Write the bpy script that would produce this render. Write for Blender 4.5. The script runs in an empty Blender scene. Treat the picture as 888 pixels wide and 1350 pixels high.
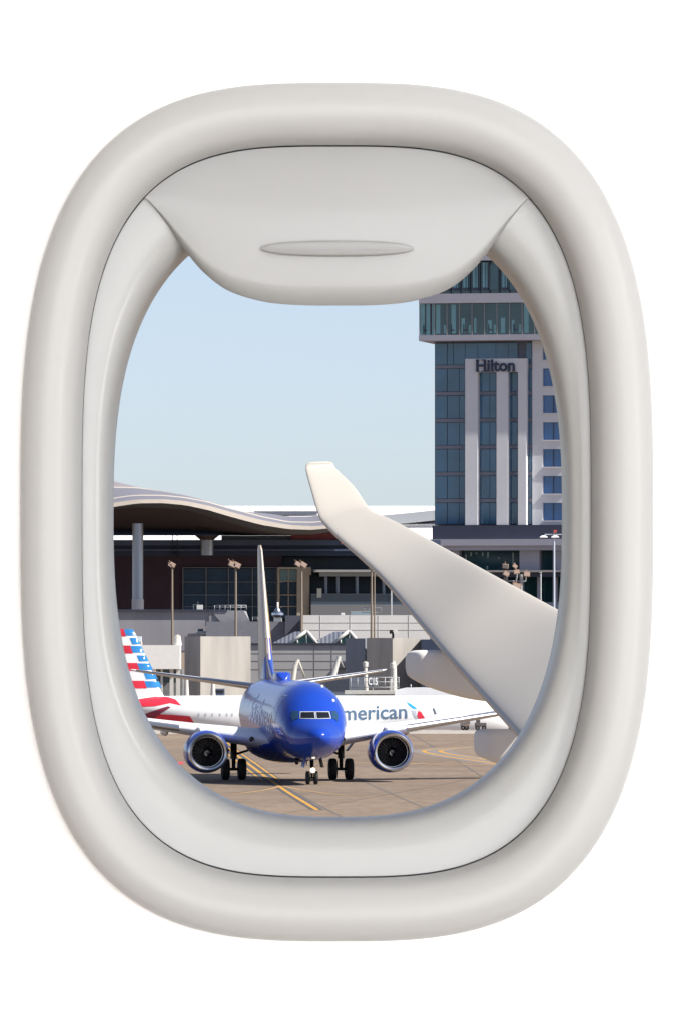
import bpy, bmesh, math, random
from mathutils import Vector, Matrix
random.seed(7)
scene = bpy.context.scene
COL = scene.collection
F = 9300.0; CX = 444.0; CY = 851.0; H = 7.0
def P(px, py, Y): return Vector(((px-CX)/F*Y, Y, H-(py-CY)/F*Y))
def R(d): return math.radians(d)

# ------------------------------------------------------------------ materials
MATS = {}
def mat(name, col, rough=0.5, metal=0.0, noise=0.0, scale=2.0, coat=0.0, emit=None, spec=0.5, streak=False, col2=None, bump=0.0):
    if name in MATS: return MATS[name]
    m = bpy.data.materials.new(name); m.use_nodes = True
    nt = m.node_tree; b = nt.nodes['Principled BSDF']
    b.inputs['Base Color'].default_value = (*col, 1); b.inputs['Roughness'].default_value = rough
    b.inputs['Metallic'].default_value = metal; b.inputs['Coat Weight'].default_value = coat
    b.inputs['Specular IOR Level'].default_value = spec
    b.inputs['Coat Roughness'].default_value = 0.05
    if emit:
        b.inputs['Emission Color'].default_value = (*emit[0], 1); b.inputs['Emission Strength'].default_value = emit[1]
    tc = nt.nodes.new('ShaderNodeTexCoord'); mp = nt.nodes.new('ShaderNodeMapping')
    nt.links.new(tc.outputs['Object'], mp.inputs[0])
    if streak: mp.inputs['Scale'].default_value = (1, 1, 0.12)
    nz = nt.nodes.new('ShaderNodeTexNoise'); nz.inputs['Scale'].default_value = scale; nz.inputs['Detail'].default_value = 6
    nt.links.new(mp.outputs[0], nz.inputs[0])
    if noise > 0 or col2:
        rp = nt.nodes.new('ShaderNodeValToRGB')
        a = col2 if col2 else tuple(max(0, c*(1-noise)) for c in col)
        z = col if col2 else tuple(min(1, c*(1+noise)) for c in col)
        rp.color_ramp.elements[0].position = 0.3; rp.color_ramp.elements[1].position = 0.7
        rp.color_ramp.elements[0].color = (*a, 1); rp.color_ramp.elements[1].color = (*z, 1)
        nt.links.new(nz.outputs[0], rp.inputs[0]); nt.links.new(rp.outputs[0], b.inputs['Base Color'])
    if bump > 0:
        bp = nt.nodes.new('ShaderNodeBump'); bp.inputs['Strength'].default_value = bump
        nt.links.new(nz.outputs[0], bp.inputs['Height']); nt.links.new(bp.outputs[0], b.inputs['Normal'])
    MATS[name] = m
    return m

# ------------------------------------------------------------------ object helpers
def tag(o, label=None, cat=None, group=None, kind=None):
    if label: o['label'] = label
    if cat: o['category'] = cat
    if group: o['group'] = group
    if kind: o['kind'] = kind
    return o
def empty(name, loc=(0, 0, 0), rz=0, label=None, cat=None, group=None):
    o = bpy.data.objects.new(name, None); COL.objects.link(o)
    o.location = loc; o.rotation_euler = (0, 0, rz); o.empty_display_size = 0.5
    tag(o, label, cat, group); return o
def copy_tree(o, parent=None):
    c = o.copy(); COL.objects.link(c); c.parent = parent
    for ch in list(o.children): copy_tree(ch, c)
    return c

class MB:
    def __init__(s): s.v = []; s.f = []; s.sm = []
    def add(s, vs, fs, smooth=False):
        n = len(s.v); s.v += [tuple(v) for v in vs]
        for f in fs: s.f.append(tuple(i+n for i in f)); s.sm.append(smooth)
        return s
    def box(s, x0, x1, y0, y1, z0, z1):
        vs = [(x0,y0,z0),(x1,y0,z0),(x1,y1,z0),(x0,y1,z0),(x0,y0,z1),(x1,y0,z1),(x1,y1,z1),(x0,y1,z1)]
        return s.add(vs, [(0,3,2,1),(4,5,6,7),(0,1,5,4),(1,2,6,5),(2,3,7,6),(3,0,4,7)])
    def obox(s, c, sx, sy, sz, rot=None):
        rot = rot or Matrix.Identity(3); c = Vector(c)
        vs = []
        for z in (-1, 1):
            for (x, y) in ((-1,-1),(1,-1),(1,1),(-1,1)):
                vs.append(c + rot @ Vector((x*sx/2, y*sy/2, z*sz/2)))
        return s.add(vs, [(0,3,2,1),(4,5,6,7),(0,1,5,4),(1,2,6,5),(2,3,7,6),(3,0,4,7)])
    def tube(s, p0, p1, r0, r1=None, n=12, cap=True):
        r1 = r0 if r1 is None else r1
        p0 = Vector(p0); p1 = Vector(p1); d = (p1-p0).normalized()
        u = d.orthogonal().normalized(); w = d.cross(u)
        vs = [p0+(u*math.cos(a)+w*math.sin(a))*r0 for a in [2*math.pi*i/n for i in range(n)]]
        vs += [p1+(u*math.cos(a)+w*math.sin(a))*r1 for a in [2*math.pi*i/n for i in range(n)]]
        s.add(vs, [(i, (i+1) % n, n+(i+1) % n, n+i) for i in range(n)], True)
        if cap:
            s.add(vs[:n], [tuple(reversed(range(n)))]); s.add(vs[n:], [tuple(range(n))])
        return s
    def loft(s, rings, closed=True, caps=(True, True), smooth=True):
        n = len(rings[0]); vs = [v for r in rings for v in r]; fs = []
        for k in range(len(rings)-1):
            for i in range(n if closed else n-1):
                j = (i+1) % n
                fs.append((k*n+i, k*n+j, (k+1)*n+j, (k+1)*n+i))
        s.add(vs, fs, smooth)
        if caps[0]: s.add(rings[0], [tuple(reversed(range(n)))])
        if caps[1]: s.add(rings[-1], [tuple(range(n))])
        return s
    def lathe(s, prof, origin=(0,0,0), axis='x', n=32, zsq=1.0):
        o = Vector(origin); rings = []
        for (a, r) in prof:
            ring = []
            for i in range(n):
                t = 2*math.pi*i/n; c, q = r*math.cos(t), r*math.sin(t)
                if q < 0: q *= zsq
                if axis == 'x': ring.append(o+Vector((a, c, q)))
                elif axis == 'y': ring.append(o+Vector((c, a, q)))
                else: ring.append(o+Vector((c, q, a)))
            rings.append(ring)
        return s.loft(rings, caps=(False, False))
    def prism(s, poly, y0, y1):   # poly in x,z extruded along y
        n = len(poly)
        vs = [(x, y0, z) for x, z in poly]+[(x, y1, z) for x, z in poly]
        return s.add(vs, [tuple(range(n)), tuple(reversed(range(n, 2*n)))]+[(i, i+n, (i+1) % n+n, (i+1) % n) for i in range(n)])
    def build(s, name, m, parent=None, bevel=0.0, recalc=True):
        me = bpy.data.meshes.new(name); me.from_pydata(s.v, [], s.f); me.update()
        for p, q in zip(me.polygons, s.sm): p.use_smooth = q
        me.materials.append(m)
        bm = bmesh.new(); bm.from_mesh(me)
        bmesh.ops.remove_doubles(bm, verts=bm.verts, dist=0.00002)
        if recalc: bmesh.ops.recalc_face_normals(bm, faces=bm.faces)
        if bevel > 0:
            ed = [e for e in bm.edges if len(e.link_faces) == 2 and e.calc_face_angle(0) > 0.6]
            bmesh.ops.bevel(bm, geom=ed, offset=bevel, segments=2, affect='EDGES', profile=0.6)
        # edges between flat and smooth faces stay sharp
        for e in bm.edges:
            if len(e.link_faces) == 2 and e.calc_face_angle(0) > 0.7: e.smooth = False
        bm.to_mesh(me); bm.free()
        o = bpy.data.objects.new(name, me); COL.objects.link(o); o.parent = parent
        return o

def catmull(pts, n):
    out = []
    P_ = [pts[0]]+list(pts)+[pts[-1]]
    for i in range(1, len(P_)-2):
        for k in range(n):
            t = k/n; a, b, c, d = P_[i-1], P_[i], P_[i+1], P_[i+2]
            out.append(tuple(0.5*((2*b[j])+(-a[j]+c[j])*t+(2*a[j]-5*b[j]+4*c[j]-d[j])*t*t+(-a[j]+3*b[j]-3*c[j]+d[j])*t**3) for j in range(len(b))))
    out.append(tuple(pts[-1])); return out
def interp(tab, x):
    if x <= tab[0][0]: return tab[0][1:]
    for a, b in zip(tab, tab[1:]):
        if x <= b[0]:
            t = (x-a[0])/(b[0]-a[0]); return tuple(p+(q-p)*t for p, q in zip(a[1:], b[1:]))
    return tab[-1][1:]

def decal(name, m, parent, mapf, polys=None, bmsrc=None, du=0.4, dv=0.15):
    """flat polygons (u,v) cut fine and laid on a curved surface through mapf(u,v)->xyz"""
    bm = bmsrc or bmesh.new()
    if polys:
        for p in polys: bm.faces.new([bm.verts.new((u, v, 0)) for u, v in p])
    us = [v.co.x for v in bm.verts]; vs = [v.co.y for v in bm.verts]
    def cuts(lo, hi, d, no):
        k = math.floor(lo/d)+1
        while k*d < hi:
            co = (k*d, 0, 0) if no[0] else (0, k*d, 0)
            bmesh.ops.bisect_plane(bm, geom=bm.verts[:]+bm.edges[:]+bm.faces[:], plane_co=co, plane_no=no, dist=1e-5); k += 1
    cuts(min(us), max(us), du, (1, 0, 0)); cuts(min(vs), max(vs), dv, (0, 1, 0))
    for v in bm.verts: v.co = mapf(v.co.x, v.co.y)
    for f in bm.faces: f.smooth = True
    me = bpy.data.meshes.new(name); bm.to_mesh(me); bm.free(); me.materials.append(m)
    o = bpy.data.objects.new(name, me); COL.objects.link(o); o.parent = parent; return o
def text_bm(body, size, shear=0.0, spacing=1.0, offset=0.0, extrude=0.0, width=None):
    cu = bpy.data.curves.new('t', 'FONT'); cu.body = body; cu.size = size; cu.shear = shear
    cu.space_character = spacing; cu.offset = offset; cu.extrude = extrude; cu.resolution_u = 4
    ob = bpy.data.objects.new('t', cu); COL.objects.link(ob)
    dg = bpy.context.evaluated_depsgraph_get(); me = bpy.data.meshes.new_from_object(ob.evaluated_get(dg))
    bm = bmesh.new(); bm.from_mesh(me); bpy.data.objects.remove(ob); bpy.data.meshes.remove(me)
    if width:
        xs = [v.co.x for v in bm.verts]; k = width/(max(xs)-min(xs)); x0 = min(xs)
        for v in bm.verts: v.co.x = (v.co.x-x0)*k
    return bm

# ------------------------------------------------------------------ camera, world, sun
cam = bpy.data.cameras.new('camera'); co = bpy.data.objects.new('camera', cam); COL.objects.link(co)
co.location = (0, 0, H); co.rotation_euler = (R(90), 0, 0)
cam.sensor_fit = 'VERTICAL'; cam.sensor_height = 36; cam.lens = F/1350*36
cam.shift_y = (CY-675)/1350; cam.clip_start = 0.1; cam.clip_end = 20000
scene.camera = co
SUN_EL, SUN_AZ = 46, 20         # azimuth: degrees from +X (image right) towards the camera (-Y)
sd = Vector((math.cos(R(SUN_EL))*math.cos(R(SUN_AZ)), -math.cos(R(SUN_EL))*math.sin(R(SUN_AZ)), math.sin(R(SUN_EL))))
w = bpy.data.worlds.new('World'); scene.world = w; w.use_nodes = True
nt = w.node_tree; bg = nt.nodes['Background']; sky = nt.nodes.new('ShaderNodeTexSky')
sky.sky_type = 'NISHITA'; sky.sun_disc = False; sky.sun_elevation = R(SUN_EL)
sky.sun_rotation = math.atan2(sd.x, sd.y); sky.air_density = 0.6; sky.dust_density = 0.65; sky.ozone_density = 1.2; sky.altitude = 200
hs = nt.nodes.new('ShaderNodeHueSaturation'); hs.inputs['Saturation'].default_value = 0.78
tint = nt.nodes.new('ShaderNodeMixRGB'); tint.blend_type = 'MULTIPLY'; tint.inputs[0].default_value = 1; tint.inputs[2].default_value = (0.985, 0.975, 1.01, 1)
nt.links.new(sky.outputs[0], hs.inputs['Color']); nt.links.new(hs.outputs[0], tint.inputs[1]); nt.links.new(tint.outputs[0], bg.inputs[0]); bg.inputs[1].default_value = 0.08
sl = bpy.data.lights.new('sun', 'SUN'); sl.energy = 4.2; sl.angle = R(0.5); sl.color = (1.0, 0.95, 0.87)
so = bpy.data.objects.new('sun', sl); COL.objects.link(so)
so.rotation_euler = sd.to_track_quat('Z', 'Y').to_euler()
scene.view_settings.view_transform = 'Standard'; scene.view_settings.look = 'None'
scene.view_settings.exposure = 0.9; scene.view_settings.gamma = 1

# ------------------------------------------------------------------ cabin: wall, frame, shade
YW = 4.5
def sup(cx, cy, a, b, n, t):
    c, s = math.cos(t), math.sin(t)
    return (cx+a*math.copysign(abs(c)**(2/n), c), cy+b*math.copysign(abs(s)**(2/n), s))
NS = 288
TH = [2*math.pi*i/NS for i in range(NS)]
OUT = lambda t: sup(444, 675, 417, 566, 3.04, t)
MID = lambda t: sup(443.5, 674, 336, 484, 3.3, t)
INN = lambda t: sup(445, 675, 300.5, 406, 2.65, t)
def mixp(a, b, k): return (a[0]+(b[0]-a[0])*k, a[1]+(b[1]-a[1])*k)
def Q(p, y):     # pixel at the wall's distance, pushed to depth y without scaling
    v = P(p[0], p[1], YW); return Vector((v.x, y, v.z))
plastic = mat('cabin_plastic', (0.365, 0.366, 0.364), 0.42, coat=0.03, spec=0.35)
shade_m = mat('shade_plastic', (0.295, 0.298, 0.299), 0.36, coat=0.06, spec=0.35)
wall_m = mat('cabin_wall_white', (0.95, 0.95, 0.95), 0.9, spec=0.05)
# profile of the outer ring: (k from OUT to MID, depth towards the viewer)
frame = empty('window_frame', (P(444, 675, YW)), 0, 'glossy off-white oval window frame set in the white cabin wall, around the airport view', 'window frame')
FL = Vector(frame.location)
def loc(v): return Vector(v)-FL
prof = [(0.0, 0.004), (0.005, -0.003), (0.018, -0.0072), (0.05, -0.0103), (0.12, -0.0130), (0.24, -0.0151), (0.38, -0.0160), (0.54, -0.0156),
        (0.68, -0.0140), (0.80, -0.0110), (0.89, -0.0068), (0.95, -0.0015), (0.985, 0.0040), (1.0, 0.0085), (0.99, 0.014), (0.96, 0.019)]
prof = catmull(prof, 3)
mb = MB()
rings = [[loc(Q(mixp(OUT(t), MID(t), k), YW+d)) for t in TH] for k, d in prof]
mb.loft(rings, caps=(False, False)); mb.build('outer_ring', plastic, frame)
# inner liner, from behind the ring to the opening
MID2 = lambda t: sup(443.5, 674, 336.0, 482.4, 3.3, t)
prof = [(0.0, 0.026), (0.0, 0.0160), (0.003, 0.0152), (0.02, 0.0150), (0.20, 0.0150), (0.40, 0.0153), (0.60, 0.0163), (0.74, 0.0182), (0.84, 0.0210), (0.91, 0.0248), (0.96, 0.0300), (0.988, 0.037), (1.0, 0.047), (1.0, 0.085)]
prof = catmull(prof, 3)
mb = MB()
rings = [[loc(Q(mixp(MID2(t), INN(t), k), YW+d)) for t in TH] for k, d in prof]
mb.loft(rings, caps=(False, False)); mb.build('inner_liner', mat('liner_plastic', (0.32, 0.324, 0.323), 0.36, coat=0.08, spec=0.4), frame)
mb = MB(); GA = lambda t, e: sup(443.5, 674, 335.6+e, 481.6+e, 3.3, t)
mb.loft([[loc(Q(GA(t, e), YW+d)) for t in TH] for e, d in ((14, 0.0205), (14, 0.0225), (-1, 0.0225), (-1, 0.0205))]+[[loc(Q(GA(t, 14), YW+0.0205)) for t in TH]], caps=(False, False)); mb.build('slit_dark_band', mat('slit_dark', (0.07, 0.07, 0.072), 0.8), frame)  # added dark band, blocks daylight so the slit looks shadowed
# window shade, pulled a third down
shade = empty('window_shade', P(444, 230, YW), 0, 'smooth off-white pull-down shade with a slim grip, lowered over the top of the window', 'window shade')
SL = Vector(shade.location)
left = catmull([(190, 257), (216, 290), (247, 333), (271, 360), (302, 382), (348, 396), (396, 400.5), (444, 401)], 8)
def shade_bottom(x):
    xx = x if x <= 444 else 888-x
    for a, b in zip(left, left[1:]):
        if a[0] <= xx <= b[0]: return a[1]+(b[1]-a[1])*(xx-a[0])/max(1e-6, b[0]-a[0])
    return left[0][1]
def top_y(x):      # a little above the ring's inner edge
    u = min(0.99999, abs(x-443.5)/336)
    return 674-482.3*(1-u**3.3)**(1/3.3)
NX, NY = 96, 26
def shade_d(x, f):
    rim = min(1.0, (1-f)*9); round_ = (1-rim)**2*0.006
    return YW+0.0105+round_+0.0008-0.0038*math.sin(math.pi*min(1, f*1.0))*math.sin(math.pi*(x-190)/508)
def xs_(i): t = i/NX; return 190.5+507*(0.5-0.5*math.cos(math.pi*t))
front = []; back = []
for i in range(NX+1):
    x = xs_(i); yt, yb = top_y(x), shade_bottom(x)
    yb = max(yb, yt+1.0)
    col_f = []
    for j in range(NY+1):
        f = 1-(1-j/NY)**1.6
        v = Q((x, yt+(yb-yt)*f), 0); v.y = shade_d(x, f); col_f.append(v-SL)
    front.append(col_f); back.append([Vector((v.x, max(v.y, 0)+0.0+(YW+0.0195-SL.y) - v.y*0 - 0, v.z)) if False else Vector((v.x, YW+0.0185-SL.y, v.z)) for v in col_f])
mb = MB()
vs = [v for c in front for v in c]; n = NY+1
mb.add(vs, [(i*n+j, i*n+j+1, (i+1)*n+j+1, (i+1)*n+j) for i in range(NX) for j in range(NY)], True)
vs = [v for c in back for v in c]
mb.add(vs, [(i*n+j, (i+1)*n+j, (i+1)*n+j+1, i*n+j+1) for i in range(NX) for j in range(NY)], True)
rim = [front[i][-1] for i in range(NX+1)]; rimb = [back[i][-1] for i in range(NX+1)]
mb.add(rim+rimb, [(i, i+1, NX+2+i, NX+1+i) for i in range(NX)], True)
mb.build('shade_panel', shade_m, shade)
# grip: a slim lens shaped lip that overhangs the panel
mb = MB(); rings = []
for i in range(41):
    u = -1+2*i/40; x = 444.5+101*u; e = max(0.02, (1-abs(u)**2.6))**0.5
    yc = 327; hh = 10.5*e; dp = 0.0055*e
    base = Q((x, yc), YW+0.0068)-SL; ring = []
    for k in range(20):
        a = 2*math.pi*k/20
        dz = math.copysign(abs(math.sin(a))**0.75, math.sin(a))*hh*YW/F; dy = -math.copysign(abs(math.cos(a))**0.45, math.cos(a))*dp*0.75
        if dz < 0: dy = dy*1.35 - 0.0006*e
        ring.append(base+Vector((0, dy, dz)))
    rings.append(ring)
mb.loft(rings); mb.build('grip', shade_m, shade)
# cabin wall with its opening
mb = MB()
X0, X1, Z0, Z1 = -1.9, 1.9, 5.9, 8.5
inner = [Q(mixp(OUT(t), MID(t), 0.03), YW) for t in TH]; cc = P(444, 675, YW)
outer = []
for v in inner:
    d = v-cc; k = min((X1-cc.x)/d.x if d.x > 1e-6 else 1e9, (X0-cc.x)/d.x if d.x < -1e-6 else 1e9,
                      (Z1-cc.z)/d.z if d.z > 1e-6 else 1e9, (Z0-cc.z)/d.z if d.z < -1e-6 else 1e9)
    outer.append(cc+d*k)
for yy in (0, 0.16):
    o_ = Vector((0, yy, 0)); mb.loft([[v+o_ for v in outer], [v+o_ for v in inner]], caps=(False, False), smooth=False)
tag(mb.build('cabin_wall', wall_m, recalc=False), kind='structure')
mb = MB(); mb.box(X0, X1, -0.6, YW+0.16, Z1, Z1+0.05); tag(mb.build('cabin_ceiling', mat('cabin_ceiling', (0.85,)*3, 0.8)), kind='structure')
mb = MB(); mb.box(X0, X1, -0.6, YW+0.16, Z0-0.05, Z0); tag(mb.build('cabin_floor', mat('cabin_carpet', (0.34, 0.28, 0.23), 0.95, noise=0.2, scale=60)), kind='structure')
mb = MB(); mb.box(X0-0.05, X0, -0.6, YW+0.16, Z0-0.05, Z1+0.05); tag(mb.build('cabin_bulkhead', mat('bulkhead_tan', (0.36, 0.29, 0.23), 0.8)), kind='structure')
mb = MB(); mb.box(X1, X1+0.05, -0.6, YW+0.16, Z0-0.05, Z1+0.05); tag(mb.build('cabin_bulkhead', mat('bulkhead_white', (0.8, 0.8, 0.8), 0.7)), kind='structure')
mb = MB(); mb.box(X0, X1, -0.65, -0.6, Z0-0.05, Z1+0.05); tag(mb.build('cabin_back_wall', MATS['bulkhead_white']), kind='structure')
def fill_lamp(loc_, target, sx, sy, e, c=(1, 0.98, 0.95)):
    l = bpy.data.lights.new('cabin_fill', 'AREA'); l.shape = 'RECTANGLE'; l.size = sx; l.size_y = sy; l.energy = e; l.color = c
    o = bpy.data.objects.new('cabin_fill', l); COL.objects.link(o); o.location = loc_
    o.rotation_euler = (Vector(loc_)-Vector(target)).to_track_quat('Z', 'Y').to_euler(); return o
fill_lamp((1.5, 2.3, 7.2), (0, 4.5, 7.0), 0.4, 1.5, 21, (1, 0.99, 0.98))        # added side fill for the frame and wall, no fixture there
fill_lamp((0.3, -0.45, 7.05), (0, 4.5, 7.05), 2.4, 1.7, 74, (0.97, 0.985, 1))     # added broad fill behind the viewer, keeps the wall white

# ------------------------------------------------------------------ ground
def ground_mat(name, c1, c2, joints=True):
    m = bpy.data.materials.new(name); m.use_nodes = True; nt = m.node_tree; b = nt.nodes['Principled BSDF']
    b.inputs['Roughness'].default_value = 0.85; b.inputs['Specular IOR Level'].default_value = 0.25
    tc = nt.nodes.new('ShaderNodeTexCoord')
    def noise(sc, det, vec=(1, 1, 1)):
        mp = nt.nodes.new('ShaderNodeMapping'); mp.inputs['Scale'].default_value = vec
        nt.links.new(tc.outputs['Object'], mp.inputs[0])
        n_ = nt.nodes.new('ShaderNodeTexNoise'); n_.inputs['Scale'].default_value = sc; n_.inputs['Detail'].default_value = det
        nt.links.new(mp.outputs[0], n_.inputs[0]); return n_
    n1 = noise(0.05, 6, (1, 0.25, 1)); n2 = noise(1.5, 5, (1, 0.3, 1))
    rp = nt.nodes.new('ShaderNodeValToRGB'); rp.color_ramp.elements[0].color = (*c2, 1); rp.color_ramp.elements[1].color = (*c1, 1)
    rp.color_ramp.elements[0].position = 0.32; rp.color_ramp.elements[1].position = 0.68
    nt.links.new(n1.outputs[0], rp.inputs[0])
    mx = nt.nodes.new('ShaderNodeMixRGB'); mx.blend_type = 'MULTIPLY'; mx.inputs[0].default_value = 0.5
    r2 = nt.nodes.new('ShaderNodeValToRGB'); r2.color_ramp.elements[0].position = 0.35; r2.color_ramp.elements[1].position = 0.6
    r2.color_ramp.elements[0].color = (0.6, 0.6, 0.6, 1)
    nt.links.new(n2.outputs[0], r2.inputs[0]); nt.links.new(rp.outputs[0], mx.inputs[1]); nt.links.new(r2.outputs[0], mx.inputs[2])
    last = mx.outputs[0]
    if joints:
        br = nt.nodes.new('ShaderNodeTexBrick'); br.offset = 0; br.inputs['Scale'].default_value = 1
        br.inputs['Brick Width'].default_value = 7.6; br.inputs['Row Height'].default_value = 7.6; br.inputs['Mortar Size'].default_value = 0.06
        br.inputs['Mortar Smooth'].default_value = 0.3; br.inputs['Bias'].default_value = 0
        br.inputs['Color1'].default_value = (1, 1, 1, 1); br.inputs['Color2'].default_value = (0.83, 0.82, 0.81, 1); br.inputs['Mortar'].default_value = (0.42, 0.40, 0.38, 1)
        mp = nt.nodes.new('ShaderNodeMapping'); mp.inputs['Rotation'].default_value = (0, 0, R(7))
        nt.links.new(tc.outputs['Object'], mp.inputs[0]); nt.links.new(mp.outputs[0], br.inputs[0])
        m2 = nt.nodes.new('ShaderNodeMixRGB'); m2.blend_type = 'MULTIPLY'; m2.inputs[0].default_value = 0.8
        nt.links.new(last, m2.inputs[1]); nt.links.new(br.outputs[0], m2.inputs[2]); last = m2.outputs[0]
    nt.links.new(last, b.inputs['Base Color']); return m
GZ = -3.3; CREST = 585.0
con = ground_mat('taxiway_concrete', (0.275, 0.207, 0.150), (0.20, 0.155, 0.118))
mb = MB()
prof_g = [(-3000, 0), (CREST, 0), (CREST+4, -0.4), (CREST+12, -2.9), (CREST+16, GZ), (15000, GZ)]
vs = []; 
for y, z in prof_g: vs += [(-6000, y, z), (6000, y, z)]
mb.add(vs, [(2*i, 2*i+1, 2*i+3, 2*i+2) for i in range(len(prof_g)-1)]); tag(mb.build('ground', con), kind='structure')
def gy(py): return H*F/(py-CY)
def gp(px, py, z=0.0):
    Y = gy(py); return Vector(((px-CX)/F*Y, Y, z))
def strip(pts, wid, z, name, m):
    mb = MB(); L = []; Rr = []
    for i, p in enumerate(pts):
        a = pts[max(0, i-1)]; b = pts[min(len(pts)-1, i+1)]
        d = Vector((b[0]-a[0], b[1]-a[1])).normalized(); nn = Vector((-d.y, d.x))*wid/2
        L.append((p[0]+nn.x, p[1]+nn.y, z)); Rr.append((p[0]-nn.x, p[1]-nn.y, z))
    n = len(pts); mb.add(L+Rr, [(i, i+1, n+i+1, n+i) for i in range(n-1)])
    o = mb.build(name, m, recalc=False); tag(o, kind='structure'); return o
def off(pts, d):
    out = []
    for i, p in enumerate(pts):
        a = pts[max(0, i-1)]; b = pts[min(len(pts)-1, i+1)]
        t = Vector((b[0]-a[0], b[1]-a[1])).normalized(); out.append((p[0]-t.y*d, p[1]+t.x*d))
    return out
yel = mat('taxi_yellow', (0.50, 0.26, 0.035), 0.7, noise=0.22, scale=3); blk = mat('taxi_black', (0.075, 0.075, 0.08), 0.8, noise=0.3, scale=3)
pale = mat('taxi_faded', (0.42, 0.25, 0.10), 0.8, noise=0.25, scale=2)
# light shoulder along the crest
mb = MB(); mb.box(-900, 900, CREST-26, CREST-0.3, -0.1, 0.006); tag(mb.build('taxiway_shoulder', ground_mat('shoulder', (0.46, 0.42, 0.37), (0.33, 0.30, 0.27), False)), kind='structure')
def gpts(lst, n=6): return [(p[0], p[1]) for p in [gp(a, b) for a, b in catmull(lst, n)]]
c_main = gpts([(284, 972), (296, 983), (309, 993.5), (330, 1009), (350, 1024), (366, 1035.5), (385, 1048), (418, 1068)])
strip(c_main, 0.56, 0.004, 'taxiway_marking', blk); strip(c_main, 0.20, 0.008, 'taxiway_marking', yel)
c_b = c_main[:int(len(c_main)*0.66)]
for d in (-0.46, 0.44):
    strip(off(c_b, d), 0.34, 0.0045, 'taxiway_marking', blk); strip(off(c_b, d), 0.14, 0.009, 'taxiway_marking', yel)
c_l = gpts([(371, 1036), (352, 1041), (318, 1046), (286, 1048), (230, 1048), (120, 1046)])
strip(c_l, 0.22, 0.0085, 'taxiway_marking', pale)
c_r = gpts([(371, 1036), (400, 1042), (460, 1049), (560, 1052), (700, 1054)]); strip(c_r, 0.18, 0.0085, 'taxiway_marking', pale)
strip(gpts([(150, 1004.5), (300, 1004.8), (470, 1005.5), (620, 1008), (800, 1010)]), 0.9, 0.008, 'taxiway_marking', pale)
c_v = gpts([(760, 981), (680, 983), (625, 985), (590, 987), (569, 990), (580, 994), (610, 999), (645, 1004), (720, 1016), (860, 1040)], 8)
strip(c_v, 2.6, 0.005, 'taxiway_marking', mat('rubber_grey', (0.2, 0.175, 0.16), 0.85, noise=0.2)); 
for d in (-0.55, 0.55): strip(off(c_v, d), 0.30, 0.01, 'taxiway_marking', yel)
mb = MB(); a = gp(150, 1003); 
mb.box(gp(175, 1006).x, gp(242, 1006).x, gy(1008), gy(1004.5), 0.004, 0.009); tag(mb.build('taxiway_marking', mat('red_paint', (0.5, 0.05, 0.07), 0.7)), kind='structure')
# long expansion cracks
crk = mat('joint_seal', (0.11, 0.095, 0.085), 0.9)
for pl in ([(535, 965), (580, 990), (690, 1058), (760, 1100)], [(430, 1003), (470, 1026), (560, 1066), (610, 1090)], [(380, 1040), (440, 1072), (500, 1100)], [(240, 1040), (330, 1090)]):
    strip(gpts(pl), 0.12, 0.0035, 'taxiway_joint', crk)
for py in (1024.5, 1058, 976):
    strip([(-200, gy(py)), (200, gy(py)+0.5)], 0.14 if py > 1000 else 0.35, 0.0032, 'taxiway_joint', crk)

# ------------------------------------------------------------------ airliners (local: +X forward, +Y port, origin on the ground under the nose gear)
class Body:
    def __init__(s, st, nose_s):
        # st: (s aft of nose, half width, top, bottom)
        s.st = st; s.ns = nose_s
    def sec(s, a): return interp(s.st, a)
    def pt(s, a, th, off=0.0):
        hw, t, b = s.sec(a); c = (t+b)/2; h = (t-b)/2
        return Vector((s.ns-a, (hw+off)*math.cos(th), c+(h+off)*math.sin(th)))
    def side(s, a, z, sgn, off=0.012):
        hw, t, b = s.sec(a); c = (t+b)/2; h = (t-b)/2
        q = max(-0.999, min(0.999, (z-c)/h)); k = 1+off/hw
        return Vector((s.ns-a, sgn*hw*k*math.sqrt(1-q*q), c+(z-c)*k))
    def front(s, y, z, off=0.02):
        lo, hi = 0.0, 12.0
        def inside(a):
            hw, t, b = s.sec(a); c = (t+b)/2; h = (t-b)/2
            return (y/hw)**2+((z-c)/h)**2 <= 1 if hw > 1e-4 and h > 1e-4 else False
        for _ in range(40):
            m = (lo+hi)/2
            if inside(m): hi = m
            else: lo = m
        return Vector((s.ns-hi+off, y*1.004, z+off*0.4))
    def mesh(s, n=64):
        mb = MB(); stations = []
        tab = s.st
        for a, b in zip(tab, tab[1:]):
            k = max(1, int((b[0]-a[0])/0.6))
            for i in range(k): stations.append(a[0]+(b[0]-a[0])*i/k)
        stations.append(tab[-1][0])
        rings = [[s.pt(a, 2*math.pi*i/n) for i in range(n)] for a in stations]
        mb.loft(rings); return mb
def smooth_tab(tab, n=5): return catmull(tab, n)
def naca(x): return 5*(0.2969*math.sqrt(x)-0.126*x-0.3516*x*x+0.2843*x**3-0.1015*x**4)
def foil(le, chord, tc, normal=(0, 0, 1), n=14):
    """closed ring, local +X forward"""
    le = Vector(le); nv = Vector(normal); pts = []
    xs = [(1-math.cos(math.pi*i/n))/2 for i in range(n+1)]
    up = [le+Vector((-x*chord, 0, 0))+nv*(naca(x)*tc*chord+0.004) for x in xs]
    dn = [le+Vector((-x*chord, 0, 0))-nv*(naca(x)*tc*chord*0.85+0.004) for x in xs]
    return up+list(reversed(dn))
def wing_mesh(secs, normal=(0, 0, 1)):
    mb = MB(); mb.loft([foil(le, c, tc, normal) for le, c, tc in secs]); return mb

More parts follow.
